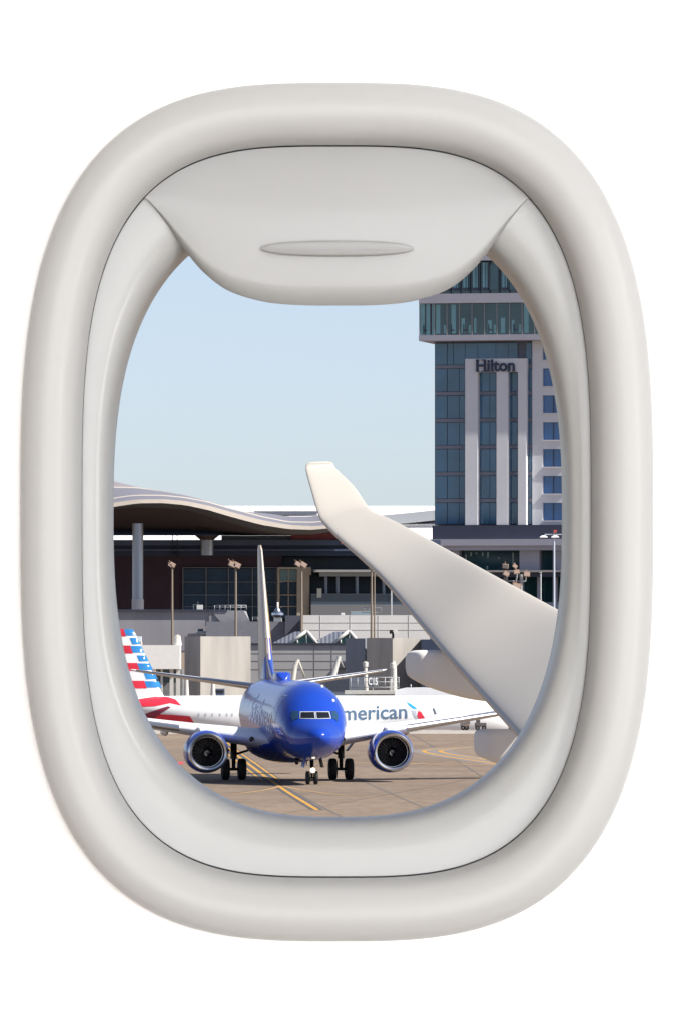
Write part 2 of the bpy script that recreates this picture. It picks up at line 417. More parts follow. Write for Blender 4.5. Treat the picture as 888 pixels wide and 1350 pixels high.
steel = mat('brushed_metal', (0.62, 0.63, 0.65), 0.25, metal=1.0)
dark = mat('dark_metal', (0.02, 0.02, 0.022), 0.5, metal=0.5)
tyre = mat('tyre_rubber', (0.015, 0.015, 0.016), 0.75)
greyw = mat('wing_grey', (0.76, 0.77, 0.79), 0.35, noise=0.05, scale=0.8)
winglow = mat('wing_light_grey', (0.50, 0.52, 0.55), 0.35, noise=0.05)
blue = mat('canyon_blue', (0.010, 0.052, 0.38), 0.22, coat=0.28, spec=0.25, noise=0.06, scale=0.6)
glassd = mat('cockpit_glass', (0.01, 0.012, 0.016), 0.08)
glass_side = mat('cockpit_side_glass', (0.02, 0.06, 0.13), 0.1)
white_p = mat('white_paint', (0.8, 0.8, 0.8), 0.35)

def engine(parent, x, y, z, r, cowl_m, lip_m, zsq=0.94):
    e = MB()
    e.lathe([(0.0, r*0.895), (-0.08, r*0.96), (-0.35, r*1.03), (-1.1, r*1.08), (-2.2, r*1.05), (-3.2, r*0.86), (-3.6, r*0.78), (-3.58, r*0.74), (-2.8, r*0.76)], (x, y, z), zsq=zsq, n=48)
    eo = e.build('engine', cowl_m, parent)
    l = MB(); l.lathe([(0.02, r*0.95), (0.085, r*0.89), (0.05, r*0.80), (-0.15, r*0.765), (-0.5, r*0.76), (-0.5, r*0.74)], (x, y, z), zsq=zsq, n=48)
    l.lathe([(0.02, r*0.95), (-0.04, r*0.975), (-0.06, r*0.98)], (x, y, z), zsq=zsq, n=48)
    l.build('inlet_lip', lip_m, eo)
    f = MB(); f.lathe([(-0.42, r*0.79), (-0.9, r*0.79), (-0.92, 0.02)], (x, y, z), zsq=zsq, n=32); f.build('inlet_duct', dark, eo)
    b = MB()
    for k in range(24):
        a = 2*math.pi*k/24; ca, sa = math.cos(a), math.sin(a)
        def rp(rad, ax, tw): 
            return (x+ax, y+rad*math.cos(a+tw), z+rad*math.sin(a+tw)*(zsq if math.sin(a+tw) < 0 else 1))
        vs = [rp(r*0.2, -0.62, -0.10), rp(r*0.2, -0.80, 0.12), rp(r*0.76, -0.74, 0.10), rp(r*0.76, -0.62, -0.055)]
        b.add(vs, [(0, 1, 2, 3)])
    b.build('fan_blades', mat('fan_metal', (0.09, 0.09, 0.10), 0.35, metal=0.7), eo, recalc=False)
    s = MB(); s.lathe([(-0.30, 0.005), (-0.36, r*0.09), (-0.5, r*0.17), (-0.66, r*0.22), (-0.7, r*0.22)], (x, y, z), n=24); s.build('spinner', dark, eo)
    q = MB(); pts = []
    for i in range(14):
        t = i/13; a = t*4.2+0.4; rr = r*(0.04+0.11*t); ax = -0.325-0.13*t
        pts.append((x+ax+0.015, y+rr*math.cos(a), z+rr*math.sin(a)))
    for p0, p1 in zip(pts, pts[1:]): q.tube(p0, p1, 0.014, n=5)
    q.build('spiral_mark', white_p, eo)
    c = MB(); c.lathe([(-3.0, r*0.5), (-4.0, r*0.45), (-4.5, r*0.36), (-4.5, r*0.3), (-5.0, 0.05)], (x, y, z), n=24); c.build('exhaust', steel, eo)
    return eo
def gear(parent, x, y, r, wdt, half, ztop, strut_r, name='main_gear', brace=None, doors=None):
    g = MB(); g.tube((x, y, r), (x, y, ztop), strut_r*0.75, strut_r); g.tube((x, y, r+0.55), (x, y, ztop+0.02), strut_r*1.35)
    g.tube((x, y-half-wdt*0.3, r), (x, y+half+wdt*0.3, r), strut_r*0.6)
    g.tube((x+strut_r*1.2, y, r+0.2), (x+strut_r*2.6, y, r+0.55), 0.04); g.tube((x+strut_r*2.6, y, r+0.55), (x+strut_r*1.2, y, r+0.85), 0.04)
    if brace: g.tube((x, y, r+0.75), brace, 0.06, n=8)
    go = g.build(name, dark, parent)
    for sg in (-1, 1):
        w_ = MB(); yc = y+sg*half
        w_.lathe([(-wdt/2, r*0.5), (-wdt/2, r*0.82), (-wdt*0.42, r*0.94), (-wdt*0.28, r*0.99), (0, r), (wdt*0.28, r*0.99), (wdt*0.42, r*0.94), (wdt/2, r*0.82), (wdt/2, r*0.5)], (x, yc, r), axis='y', n=28)
        wo = w_.build('wheel', tyre, go)
        h_ = MB(); h_.lathe([(-wdt*0.42, 0.01), (-wdt*0.42, r*0.5), (wdt*0.42, r*0.5), (wdt*0.42, 0.01)], (x, yc, r), axis='y', n=20); h_.build('rim', mat('rim_grey', (0.2, 0.2, 0.2), 0.5), go)
    return go

# ---- the blue airliner (about 33.6 m long), taxiing towards the viewer
NOSE = 4.0
bt = smooth_tab([(0, 0.02, 2.44, 2.40), (0.1, 0.27, 2.64, 2.18), (0.4, 0.56, 2.86, 1.92), (0.9, 0.82, 3.03, 1.70), (1.5, 1.09, 3.22, 1.50), (2.0, 1.27, 3.42, 1.38),
      (2.5, 1.45, 3.80, 1.31), (3.0, 1.56, 4.22, 1.26), (3.8, 1.70, 4.68, 1.22), (5.0, 1.83, 5.02, 1.20), (6.5, 1.85, 5.17, 1.20), (8.5, 1.85, 5.2, 1.2), (15, 1.85, 5.2, 1.2),
      (22, 1.85, 5.2, 1.22), (24.5, 1.80, 5.2, 1.5), (27.5, 1.45, 5.17, 2.3), (30.5, 0.92, 5.05, 3.3), (32.6, 0.45, 4.9, 4.0), (33.4, 0.2, 4.75, 4.3)], 5)
B = Body(bt, NOSE)
p0 = gp(411, 1034.3); YAW = R(-84)
jet = empty('blue_airliner', (p0.x, p0.y, 0.0), YAW, 'glossy deep-blue twin-jet airliner taxiing nose-on over the yellow taxi line, nose-gear light lit', 'airplane')
fus = B.mesh().build('fuselage', blue, jet)
# belly fairing
mb = MB(); rings = []
for i in range(17):
    t = i/16; s_ = 10.6+8.6*t; e = math.sin(math.pi*min(1, max(0, t)))**0.5 if 0 < t < 1 else 0.02
    rings.append([Vector((NOSE-s_, (1.1+1.25*e)*math.cos(a), 1.95+(-1.05 if math.sin(a) < 0 else 0.7)*e*abs(math.sin(a)))) for a in [2*math.pi*k/32 for k in range(32)]])
mb.loft(rings); mb.build('belly_fairing', mat('belly_blue', (0.010, 0.042, 0.30), 0.3, coat=0.5), jet)
# cockpit glass
def shrink(q, k):
    cx_ = sum(p[0] for p in q)/len(q); cy_ = sum(p[1] for p in q)/len(q)
    return [(cx_+(u-cx_)*k, cy_+(v-cy_)*k) for u, v in q]
zb, zt = 3.33, 3.66
for sg in (-1, 1):
    fr = [(0.015*sg, zb-0.01), (0.785*sg, zb+0.005), (0.74*sg, zt+0.03), (0.015*sg, zt+0.03)]
    pn = [(0.055*sg, zb+0.02), (0.745*sg, zb+0.035), (0.70*sg, zt-0.01), (0.055*sg, zt)]
    if sg > 0: fr.reverse(); pn.reverse()
    o = decal('windshield_frame', mat('windshield_frame', (0.5, 0.52, 0.56), 0.3), fus, lambda y, z: B.front(y, z, 0.02), [fr], du=0.1, dv=0.06)
    decal('windshield', glassd, o, lambda y, z: B.front(y, z, 0.035), [pn], du=0.1, dv=0.06)
    sp = [(0.84*sg, zb+0.0), (0.98*sg, zb-0.02), (1.10*sg, zb-0.14), (1.20*sg, zb+0.10), (1.12*sg, zt+0.06), (0.81*sg, zt+0.05)]
    if sg > 0: sp.reverse()
    decal('side_window', glass_side, fus, lambda y, z: B.front(y, z, 0.025), [sp], du=0.1, dv=0.06)
# small marks on the crown and nose
for (a_, th, m_, n_) in ((5.2, R(70), white_p, 'beacon'), (3.6, R(52), white_p, 'probe'), (0.0, 0, None, None)):
    if not m_: continue
    c_ = B.pt(a_, th); mb = MB(); mb.lathe([(-0.05, 0.09), (0.03, 0.08), (0.07, 0.04), (0.08, 0.005)], c_, axis='z', n=12); mb.build(n_, m_, fus)
# wifi dome on the crown
mb = MB(); rings = []
for i in range(15):
    t = i/14; s_ = 18.3+2.6*t; e = max(0.03, 1-abs(2*t-1)**5)**0.5
    rings.append([Vector((NOSE-s_, 0.42*e*math.copysign(abs(math.cos(a))**0.5, math.cos(a)), 5.12+0.50*e*max(0, math.sin(a))**0.28 - (0.1 if math.sin(a) < 0 else 0))) for a in [2*math.pi*k/32 for k in range(32)]])
mb.loft(rings); mb.build('antenna_dome', mat('dome_blue', (0.012, 0.055, 0.42), 0.3, coat=0.5), fus)
# boarding door outline and cheat line, and the airline name, on the side we see
line_m = mat('pale_line', (0.30, 0.36, 0.6), 0.4)
def door_poly(s0, s1, z0, z1, w_):
    return [[(-s0, z0), (-s0, z1), (-s0-w_, z1), (-s0-w_, z0)], [(-s1, z0), (-s1, z1), (-s1+w_, z1), (-s1+w_, z0)], [(-s0, z1), (-s1, z1), (-s1, z1-w_), (-s0, z1-w_)]]
decal('door_outline', line_m, fus, lambda u, v: B.side(-u, v, -1), door_poly(4.6, 5.6, 2.6, 4.5, 0.06))
tb = text_bm('Southwest', 2.0, shear=0.25, offset=0.015, width=12.0)
decal('name_lettering', mat('lettering_pale_blue', (0.55, 0.63, 0.85), 0.35), fus, lambda u, v: B.side(18.0-u, 3.15+v*1.0-u*0.05, -1, 0.015), bmsrc=tb, du=0.6, dv=0.12)
red_l = mat('red_stripe', (0.22, 0.035, 0.05), 0.4)
for k in range(24):
    s_ = 7.2+k*0.72
    if 0: pass
    wpoly = [(-s_, 3.55), (-s_-0.24, 3.55), (-s_-0.24, 3.9), (-s_, 3.9)]
    decal('cabin_window', glassd, fus, lambda u, v: B.side(-u, v, 1, 0.01), [wpoly], du=1)
# wings
def wing_half(sg, m):
    secs = []
    for (yy, le, ch, tc) in ((1.0, 10.6, 8.2, 0.145), (2.6, 11.7, 6.9, 0.145), (5.2, 13.0, 5.0, 0.145), (9.0, 15.0, 3.9, 0.125), (13.5, 17.35, 2.7, 0.10), (16.8, 19.1, 1.75, 0.10), (17.15, 19.45, 1.3, 0.06)):
        secs.append(((NOSE-le, sg*yy, 2.05+(yy-1)*0.14), ch, tc))
    wo = wing_mesh(secs).build('wing', m, jet)
    # leading-edge slat edge, bare metal
    sl_ = MB(); ring = []
    for (yy, le, ch, tc) in ((5.9, 13.36, 4.8, 0.115), (9.0, 15.0, 3.9, 0.105), (13.5, 17.35, 2.7, 0.10), (16.6, 18.98, 1.75, 0.10)):
        le_ = Vector((NOSE-le+0.05, sg*yy, 2.05+(yy-1)*0.14)); pts = []
        for x_ in (0.10, 0.05, 0.02, 0.005, 0.0, 0.005, 0.02, 0.05):
            pass
        up = [le_+Vector((-x_*ch, 0, naca(x_)*tc*ch+0.015)) for x_ in (0.13, 0.08, 0.04, 0.015, 0.003)]
        dn = [le_+Vector((-x_*ch, 0, -naca(x_)*tc*ch*0.9-0.015)) for x_ in (0.0, 0.01, 0.04, 0.08)]
        ring.append(up+dn)
    sl_.loft(ring, closed=True); sl_.build('slat', mat('slat_metal', (0.66, 0.68, 0.72), 0.28, metal=0.85), wo)
    # flap track fairings
    for yy, le in ((6.3, 18.0), (9.6, 18.9)):
        c_ = Vector((NOSE-le, sg*yy, 2.05+(yy-1)*0.14-0.32)); f = MB()
        f.lathe([(1.6, 0.02), (1.2, 0.12), (0.2, 0.2), (-0.8, 0.16), (-1.5, 0.02)], c_, n=12); f.build('flap_fairing', m, wo)
    # landing light at root
    lg = MB(); c_ = Vector((NOSE-11.35, sg*2.35, 2.2)); lg.lathe([(0.0, 0.13), (0.06, 0.11), (0.09, 0.0)], c_, n=12); lg.build('root_light', glassd, wo)
    # pylon
    py = MB(); yy = 4.83
    py.loft([[Vector((NOSE-a, sg*yy+w2, z_)) for (w2, z_) in ((-0.17, z0), (0.17, z0), (0.17, z1), (-0.17, z1))] for a, z0, z1 in ((10.6, 2.25, 2.55), (11.6, 2.0, 2.75), (13.2, 1.9, 2.8), (15.5, 2.2, 2.7))], smooth=False)
    py.build('pylon', m, wo)
    return wo
wing_half(-1, greyw); wing_half(1, greyw)
ENG_X = NOSE-9.6
for sg in (-1, 1):
    engine(jet, ENG_X, sg*4.74, 1.53, 1.05, blue, steel)
# tail
for sg in (-1, 1):
    secs = [((NOSE-28.3, sg*0.4, 4.75), 4.1, 0.10), ((NOSE-32.0, sg*6.7, 4.78+6.3*0.135), 1.5, 0.09), ((NOSE-32.3, sg*6.95, 4.81+6.55*0.135), 1.0, 0.05)]
    to = wing_mesh(secs).build('tailplane', greyw, jet)
    e = MB(); ring = []
    for (le, ch, tc) in secs[:2]:
        le = Vector(le)+Vector((0.04, sg*0.5 if ch > 2 else 0, 0.06 if ch > 2 else 0)); 
        ring.append([le+Vector((-x_*ch, 0, s2*(naca(x_)*tc*ch+0.012))) for x_, s2 in ((0.09, 1), (0.04, 1), (0.01, 1), (0.0, 1), (0.01, -1), (0.04, -1), (0.09, -1))])
    e.loft(ring); e.build('leading_edge', steel, to)
FIN = [(5.0, 26.0, 6.3, 0.12), (7.2, 27.6, 5.0, 0.115), (12.2, 31.15, 1.95, 0.11), (12.45, 31.5, 1.3, 0.07)]   # z, le s, chord, t/c
fin_m = mat('fin_desert_gold', (0.52, 0.43, 0.33), 0.4, noise=0.05, scale=0.6)
secs = [((NOSE-le, 0, z_), ch, tc) for z_, le, ch, tc in FIN]
fo = wing_mesh(secs, (0, 1, 0)).build('fin', fin_m, jet)
def fin_map(sg, off):
    tab = FIN
    def f(xc, z):      # xc chord fraction
        le, ch, tc = interp(tab, z); x_ = max(0, min(1, xc)); k = 1.0 if sg > 0 else 0.85
        return Vector((NOSE-le-x_*ch+(off if x_ < 0.005 else 0), sg*(naca(x_)*tc*ch*k+0.004+off), z))
    return f
for sg in (-1, 1):
    f_ = fin_map(sg, 0.012)
    if sg > 0:
        decal('blue_fin_band', blue, fo, f_, [[(0.0, 5.3), (0.30, 5.3), (0.06, 7.4), (0.05, 12.2), (0.0, 12.2)]], du=0.04, dv=0.5)
        decal('gold_fin_stripe', mat('gold_stripe', (0.65, 0.38, 0.05), 0.35), fo, fin_map(1, 0.022), [[(0.08, 6.6), (0.6, 5.6), (0.5, 8.0), (0.3, 11.0), (0.14, 11.0), (0.06, 8.5)]], du=0.05, dv=0.5)
    else:
        decal('blue_fin_band', blue, fo, f_, [[(0.0, 5.2), (0.30, 5.2), (0.16, 5.8), (0.0, 6.6)]], du=0.04, dv=0.3)
        decal('red_fin_band', red_l, fo, f_, [[(0.80, 5.4), (1.0, 5.4), (1.0, 12.2), (0.86, 12.2)]], du=0.1, dv=0.5)
e = MB(); ring = []
for z_ in (7.4, 9, 10.5, 12.2):
    le, ch, tc = interp(FIN, z_); p = Vector((NOSE-le+0.03, 0, z_))
    ring.append([p+Vector((-x_*ch, s2*(naca(x_)*tc*ch+0.012), 0)) for x_, s2 in ((0.06, 1), (0.02, 1), (0.0, 1), (0.02, -1), (0.06, -1))])
e.loft(ring); e.build('fin_leading_edge', mat('fin_edge_pale', (0.50, 0.46, 0.42), 0.4), fo)
mb = MB(); secs = [((NOSE-21.6, 0, 5.1), 6.5, 0.02), ((NOSE-24.2, 0, 5.4), 4.4, 0.05), ((NOSE-26.6, 0, 6.25), 1.2, 0.2)]
wing_mesh(secs, (0, 1, 0)).build('dorsal_fillet', blue, fo)
# landing gear
for sg in (-1, 1):
    gear(jet, NOSE-16.6, sg*2.80, 0.56, 0.42, 0.43, 2.2, 0.13, brace=(NOSE-16.6, sg*1.5, 1.7))
    d = MB(); d.obox((NOSE-16.3, sg*3.25, 1.75), 0.9, 0.05, 0.6, Matrix.Rotation(sg*R(-38), 3, 'X')); d.build('gear_door', dark if sg < 0 else mat('door_blue_grey', (0.05, 0.07, 0.14), 0.4), jet)
ng = gear(jet, 0, 0, 0.34, 0.20, 0.20, 1.5, 0.075, 'nose_gear')
mb = MB(); mb.lathe([(0.0, 0.10), (0.05, 0.10), (0.10, 0.06)], (0.12, 0.03, 0.72), n=16); mb.build('taxi_light_housing', steel, ng)
mb = MB(); mb.lathe([(0.11, 0.115), (0.14, 0.09), (0.15, 0.0)], (0.12, 0.03, 0.72), n=16); mb.build('taxi_light', mat('taxi_lamp', (1, 0.9, 0.7), 0.3, emit=((1, 0.86, 0.6), 6)), ng)
for sg in (-1, 1):
    d = MB(); d.obox((0.25, sg*0.44, 1.12), 1.4, 0.04, 0.52, Matrix.Rotation(sg*R(12), 3, 'X')); d.build('nose_gear_door', blue if sg < 0 else dark, jet)
mb = MB(); mb.tube((NOSE-6.6, 0, 1.22), (NOSE-6.7, 0, 0.92), 0.05, 0.02, n=8); mb.tube((NOSE-8.5, -0.3, 1.2), (NOSE-8.6, -0.3, 0.95), 0.12, 0.08, n=8); mb.build('belly_antenna', dark, jet)

# ---- white airliner with the flag tail, parked behind
AY = 620.0; KA = F/AY
ax_n = (700-CX)/KA
aa_t = smooth_tab([(0, 0.02, 3.32, 3.28), (0.15, 0.36, 3.62, 2.95), (0.6, 0.75, 3.95, 2.6), (1.3, 1.15, 4.25, 2.3), (2.1, 1.45, 4.75, 2.1), (3.0, 1.7, 5.25, 1.95), (4.3, 1.88, 5.65, 1.83), (6.0, 1.975, 5.88, 1.78),
      (9, 1.975, 5.9, 1.76), (24, 1.975, 5.9, 1.76), (27, 1.9, 5.9, 2.0), (31, 1.55, 5.88, 3.0), (35, 1.0, 5.75, 4.1), (38, 0.5, 5.55, 4.75), (39.4, 0.2, 5.35, 5.05)], 4)
NA = 5.0
A = Body(aa_t, NA)
aa = empty('white_airliner', (ax_n-NA, AY, GZ), 0, 'white airliner with red and blue striped tail and American lettering, parked side-on', 'airplane')
aw = mat('airliner_white', (0.82, 0.82, 0.82), 0.35, noise=0.03, scale=0.4)
af = A.mesh(48).build('fuselage', aw, aa)
def apx(px): return (px-CX)/KA-(ax_n-NA)      # image x -> local x on its side
def apz(py): return H-(py-CY)/KA-GZ
aa_txt = mat('lettering_slate', (0.10, 0.17, 0.26), 0.4)
tb = text_bm('American', 2.05, offset=0.03, spacing=1.0, width=(536-431)/KA)
x_t = apx(431)
decal('name_lettering', aa_txt, af, lambda u, v: A.side(NA-(x_t+u), 3.72+v*0.86+u*0.03, -1, 0.02), bmsrc=tb, du=0.5, dv=0.15)
def side_poly(name, m, pts, off_=0.02):
    return decal(name, m, af, lambda u, v: A.side(NA-u, v, -1, off_), [[(apx(a), apz(b)) for a, b in pts]], du=0.4, dv=0.15)
flagb = mat('flag_blue', (0.03, 0.25, 0.62), 0.4, noise=0.12, scale=1.0); flagr = mat('flag_red', (0.72, 0.03, 0.06), 0.4, noise=0.1, scale=1)
side_poly('emblem_blue', mat('emblem_sky_blue', (0.03, 0.35, 0.75), 0.4), [(535, 925), (541, 928), (549, 934), (545, 935), (538, 930)])
side_poly('emblem_red', flagr, [(550, 937), (554, 938), (561, 950), (552, 950), (549, 944)])
side_poly('emblem_grey', mat('emblem_grey', (0.45, 0.5, 0.56), 0.4), [(541, 936), (547, 937), (549, 949), (544, 943)])
side_poly('tail_swoosh', flagr, [(120, 925), (180, 922), (205, 918.5), (222, 919), (232, 922), (240, 930), (225, 927), (205, 931), (182, 932), (120, 934)])
side_poly('tail_swoosh', flagr, [(120, 950), (180, 944), (206, 941), (240, 943), (251, 944), (257, 953), (232, 952), (200, 951), (120, 956)], 0.025)
side_poly('tail_swoosh', mat('flag_maroon', (0.25, 0.03, 0.07), 0.4), [(183, 944), (206, 936), (222, 931), (226, 932), (212, 941), (205, 946), (190, 949)], 0.032)
for k, px in enumerate([262, 271, 280, 290, 299, 306, 316, 325]):
    side_poly('cabin_window', mat('window_dim', (0.5, 0.53, 0.6), 0.2), [(px, 940), (px+1.8, 940), (px+1.8, 943.6), (px, 943.6)])
side_poly('cockpit_window', glassd, [(654, 932), (665, 934), (665, 939), (655, 939)]); side_poly('cockpit_window', glassd, [(667, 934.5), (677, 938), (675, 942), (667, 940)])
side_poly('door_mark', mat('door_mark', (0.1, 0.13, 0.18), 0.4), [(569, 933.5), (571.5, 933.5), (574.5, 941), (572, 941)])
# fin
AF = [(5.3, NA-apx(222), 6.6, 0.11), (6.2, NA-apx(213), 6.0, 0.11), (11.45, NA-apx(178), 2.5, 0.10), (11.62, NA-apx(175), 1.9, 0.06)]
secs = [((NA-le, 0, z_), ch, tc) for z_, le, ch, tc in AF]
afin = wing_mesh(secs, (0, 1, 0)).build('fin', aw, aa)
def afin_map(u, v):      # local x, z
    le, ch, tc = interp(AF, v); xc = max(0.0, min(1, ((NA-le)-u)/ch))
    return Vector((u, -(naca(xc)*tc*ch*0.85+0.02), v))
def lex(py): return 176+(py-829)*0.50
def spx(py): return 163+(py-829)*0.40
rows = [(829.5, 838), (841, 849.5), (851.5, 860.5), (864, 872), (874.5, 883.5), (887, 895.5), (898, 906.5)]
bd = []; rd = []
for i, (a, b) in enumerate(rows):
    sh = 3.5 if i % 2 else 0
    bd.append([(apx(spx(a)+sh), apz(a)), (apx(lex(a)-0.8), apz(a)), (apx(lex(b)-0.8), apz(b)), (apx(spx(b)+sh), apz(b))])
    if i % 2 == 0:
        rd.append([(apx(spx(a)-36), apz(a-0.5)), (apx(spx(a)), apz(a-0.5)), (apx(spx(b)), apz(b+1)), (apx(spx(b)-36), apz(b+1))])
decal('blue_stripes', flagb, afin, afin_map, bd, du=0.3, dv=0.5); decal('red_stripes', flagr, afin, afin_map, rd, du=0.3, dv=0.5)
for sg in (-1, 1):
    secs = [((NA-34.0, sg*0.5, 5.0), 4.0, 0.10), ((NA-37.0, sg*6.2, 5.6), 1.5, 0.09)]; wing_mesh(secs).build('tailplane', greyw, aa)
    secs = [((NA-12.0, sg*1.0, 2.35), 7.5, 0.13), ((NA-15.4, sg*6.2, 2.85), 4.2, 0.11), ((NA-21.0, sg*16.8, 3.8), 1.6, 0.10)]; wing_mesh(secs).build('wing', aw, aa)
    engine(aa, NA-10.6, sg*5.75, 1.55, 1.2, aw, steel, 1.0)
    gear(aa, NA-17.7, sg*3.8, 0.58, 0.42, 0.45, 2.6, 0.13)
gear(aa, 0, 0, 0.38, 0.22, 0.25, 2.2, 0.08, 'nose_gear')

# ------------------------------------------------------------------ our own cream wing outside the window
wing_m = mat('wing_cream', (0.475, 0.445, 0.40), 0.45, noise=0.015, scale=0.3)
W0 = P(800, 1000, 108)
ow = empty('near_wing', W0, 0, 'plain cream aircraft wing with upswept winglet, crossing the view from lower right, nearest thing outside', 'airplane wing')
ws = [  # te px,py, le px,py, depth
    (403.2, 613, 439, 612, 142, 0.05), (403.5, 622, 444, 620, 141.9, 0.10), (411, 650, 467, 643, 141.2, 0.13), (420, 680, 484, 668, 140.4, 0.15), (429, 693, 493, 677, 139.8, 0.17),
    (446, 710, 520, 689, 138.5, 0.19), (500, 760, 578, 720.5, 135, 0.24), (560, 832, 650, 760, 130, 0.30), (606, 886, 733, 805.5, 126, 0.34), (684, 974, 830, 858, 119, 0.40), (800, 1105, 1010, 956, 110, 0.5), (960, 1285, 1260, 1090, 98, 0.6)]
ws = catmull(ws, 5)
mb = MB(); rings = []
for i, (tx, ty, lx, ly, Y, th) in enumerate(ws):
    a = P(tx, ty, Y+0.0); b = P(lx, ly, Y+(0.35 if i < 18 else min(0.95, 0.35+(i-18)*0.06))*(lx-tx)/F*Y)
    nx_ = ws[min(i+1, len(ws)-1)]; pv = ws[max(i-1, 0)]
    span = P(nx_[0], nx_[1], nx_[4])-P(pv[0], pv[1], pv[4]); ch = b-a
    nn = span.cross(ch).normalized()
    if nn.y > 0: nn = -nn
    ring = []; n = 40
    for k in range(n):
        t = 2*math.pi*k/n; c, s_ = math.cos(t), math.sin(t)
        u = 0.5+0.5*math.copysign(abs(c)**0.75, c); v = math.copysign(abs(s_)**0.42, s_)*0.85
        ring.append(a+ch*u+nn*v*th/2-W0)
    rings.append(ring)
# rounded tip
r0 = rings[0]; c0 = sum(r0, Vector())/len(r0); up = Vector((0, 0, 1))
tips = [[c0+(v-c0)*k+up*h for v in r0] for k, h in ((0.55, 0.055), (0.86, 0.045), (0.96, 0.025))]
mb.loft(tips+rings); mb.build('wing_panel', wing_m, ow)
def canoe(lst, Y, dep, name='flap_fairing'):
    mb = MB(); rings = []
    for i, (px, t, b) in enumerate(catmull(lst, 3)):
        top = P(px, t, Y); bot = P(px, b, Y); c = (top+bot)/2; h = (top-bot).length/2
        e = min(1.0, 0.25+ (px-lst[0][0])/26)
        rings.append([c+Vector((0, dep*e*math.copysign(abs(math.cos(a))**0.35, math.cos(a)), h*math.copysign(abs(math.sin(a))**0.45, math.sin(a))))-W0 for a in [2*math.pi*k/28 for k in range(28)]])
    mb.loft(rings); return mb.build(name, mat('fairing_cream', (0.74, 0.72, 0.69), 0.4), ow)
canoe([(534, 869, 880), (535.5, 863, 888), (539, 859.5, 892.5), (546, 857.5, 897), (562, 857, 905), (590, 857, 914.5), (620, 857, 922), (655, 857, 926), (700, 858, 927)], 129, 0.4)
canoe([(624, 969, 986), (625.5, 965, 992), (629, 962.5, 996), (636, 961.2, 999.5), (655, 961, 1007), (690, 961, 1018), (740, 961, 1028), (790, 962, 1030)], 124, 0.4)

# ------------------------------------------------------------------ buildings (pixel rows measured once, then real metres at each building's distance)
def wpart(root, name, mb, m, bevel=0.0):
    L = root.matrix_basis.translation if not hasattr(root, 'Lw') else root.Lw
    L = Vector(root.location)
    par = root.parent
    while par is not None: L = L+Vector(par.location); par = par.parent
    mb.v = [(v[0]-L.x, v[1]-L.y, v[2]-L.z) for v in mb.v]
    return mb.build(name, m, root, bevel=bevel)
def X(px, Y): return (px-CX)/F*Y
def Z(py, Y): return H-(py-CY)/F*Y
def pb(mb, px0, px1, py0, py1, Y, dep, front=0.0):
    """box whose front face stands at Y-front"""
    return mb.box(X(px0, Y), X(px1, Y), Y-front, Y+dep, Z(py1, Y), Z(py0, Y))
def thing(name, px, Y, label, cat, group=None, z=GZ): return empty(name, (X(px, Y), Y, z), 0, label, cat, group)

conc = mat('pale_concrete', (0.47, 0.46, 0.46), 0.85, noise=0.08, scale=0.25)
lilac = mat('grey_cladding', (0.36, 0.36, 0.42), 0.6, noise=0.05, scale=0.3)
glass_b = mat('tower_glass', (0.045, 0.15, 0.265), 0.06, noise=0.35, scale=0.15, spec=0.8)
glass_b2 = mat('tower_glass_blue', (0.025, 0.12, 0.33), 0.05, noise=0.25, scale=0.2, spec=0.8)
glass_g = mat('tower_glass_green', (0.02, 0.07, 0.085), 0.06, noise=0.4, scale=0.2, spec=0.8)
glass_lit = mat('glass_seethrough_green', (0.12, 0.30, 0.33), 0.08, noise=0.15, scale=0.3, spec=0.8)
spand = mat('spandrel', (0.15, 0.165, 0.215), 0.5, noise=0.08)
mull = mat('mullion', (0.33, 0.33, 0.34), 0.4, metal=0.3)
navy = mat('navy_cladding', (0.036, 0.042, 0.07), 0.5, noise=0.1, scale=0.3)  # bluish cast of dark distant areas is mixed into this colour

# ---- hotel tower: local u to the right along the facade, v inward, z up
TY = 900.0; KT = F/TY; TR = R(-12)
tower = empty('hotel_tower', (X(572, TY), TY, GZ), TR, 'tall blue-glass hotel tower with white fins and a Hilton sign, behind the terminal', 'hotel tower')
ct = math.cos(TR)
def U(px): return (px-572)/KT/ct
def TZ(py): return H-(py-CY)/KT-GZ
def tb_(mb, px0, px1, py0, py1, v0, v1):
    sh = v0*math.tan(TR)        # u is measured on the face itself
    return mb.box(U(px0)+sh, U(px1)+sh, v0, v1, TZ(py1), TZ(py0))
RX = 830     # right end of the tower, past the frame
mb = MB(); tb_(mb, 572.5, RX-0.5, 450, 692, 0.6, 24); mb.build('shaft', spand, tower)
FL_ = [483.5+35.3*i for i in range(7)]      # spandrel lines
edges = [453]+FL_+[693]
bays = [572, 583.5, 589, 597, 605, 613]
for i in range(len(edges)-1):
    if edges[i] > 690: continue
    y0 = edges[i]+(3.0 if i else 0); y1 = min(edges[i+1]-2.6, 691)
    for (a, b) in ((573.2, 588.4), (589.2, 596.6), (597.2, 612), (612.6, 628.5), (629, 652.4), (652.8, 669), (669.4, 680.8), (692.2, 699.4)) if i == 0 else ((573.2, 588.4), (589.2, 604.4), (605, 612), (629, 644.4), (645, 652.6), (668.6, 680.6), (692, 699.5)):
        g = MB(); tb_(g, a, b, y0, y1, 0.25+random.uniform(0, 0.04), 0.62)
        o = g.build('window', glass_b, tower)
mb = MB()
for e_ in FL_: tb_(mb, 572.6, 700, e_-2.0, e_+2.4, 0.12, 0.6)
mb.build('spandrel_bands', mat('spandrel_grey', (0.20, 0.215, 0.27), 0.5, noise=0.05), tower)
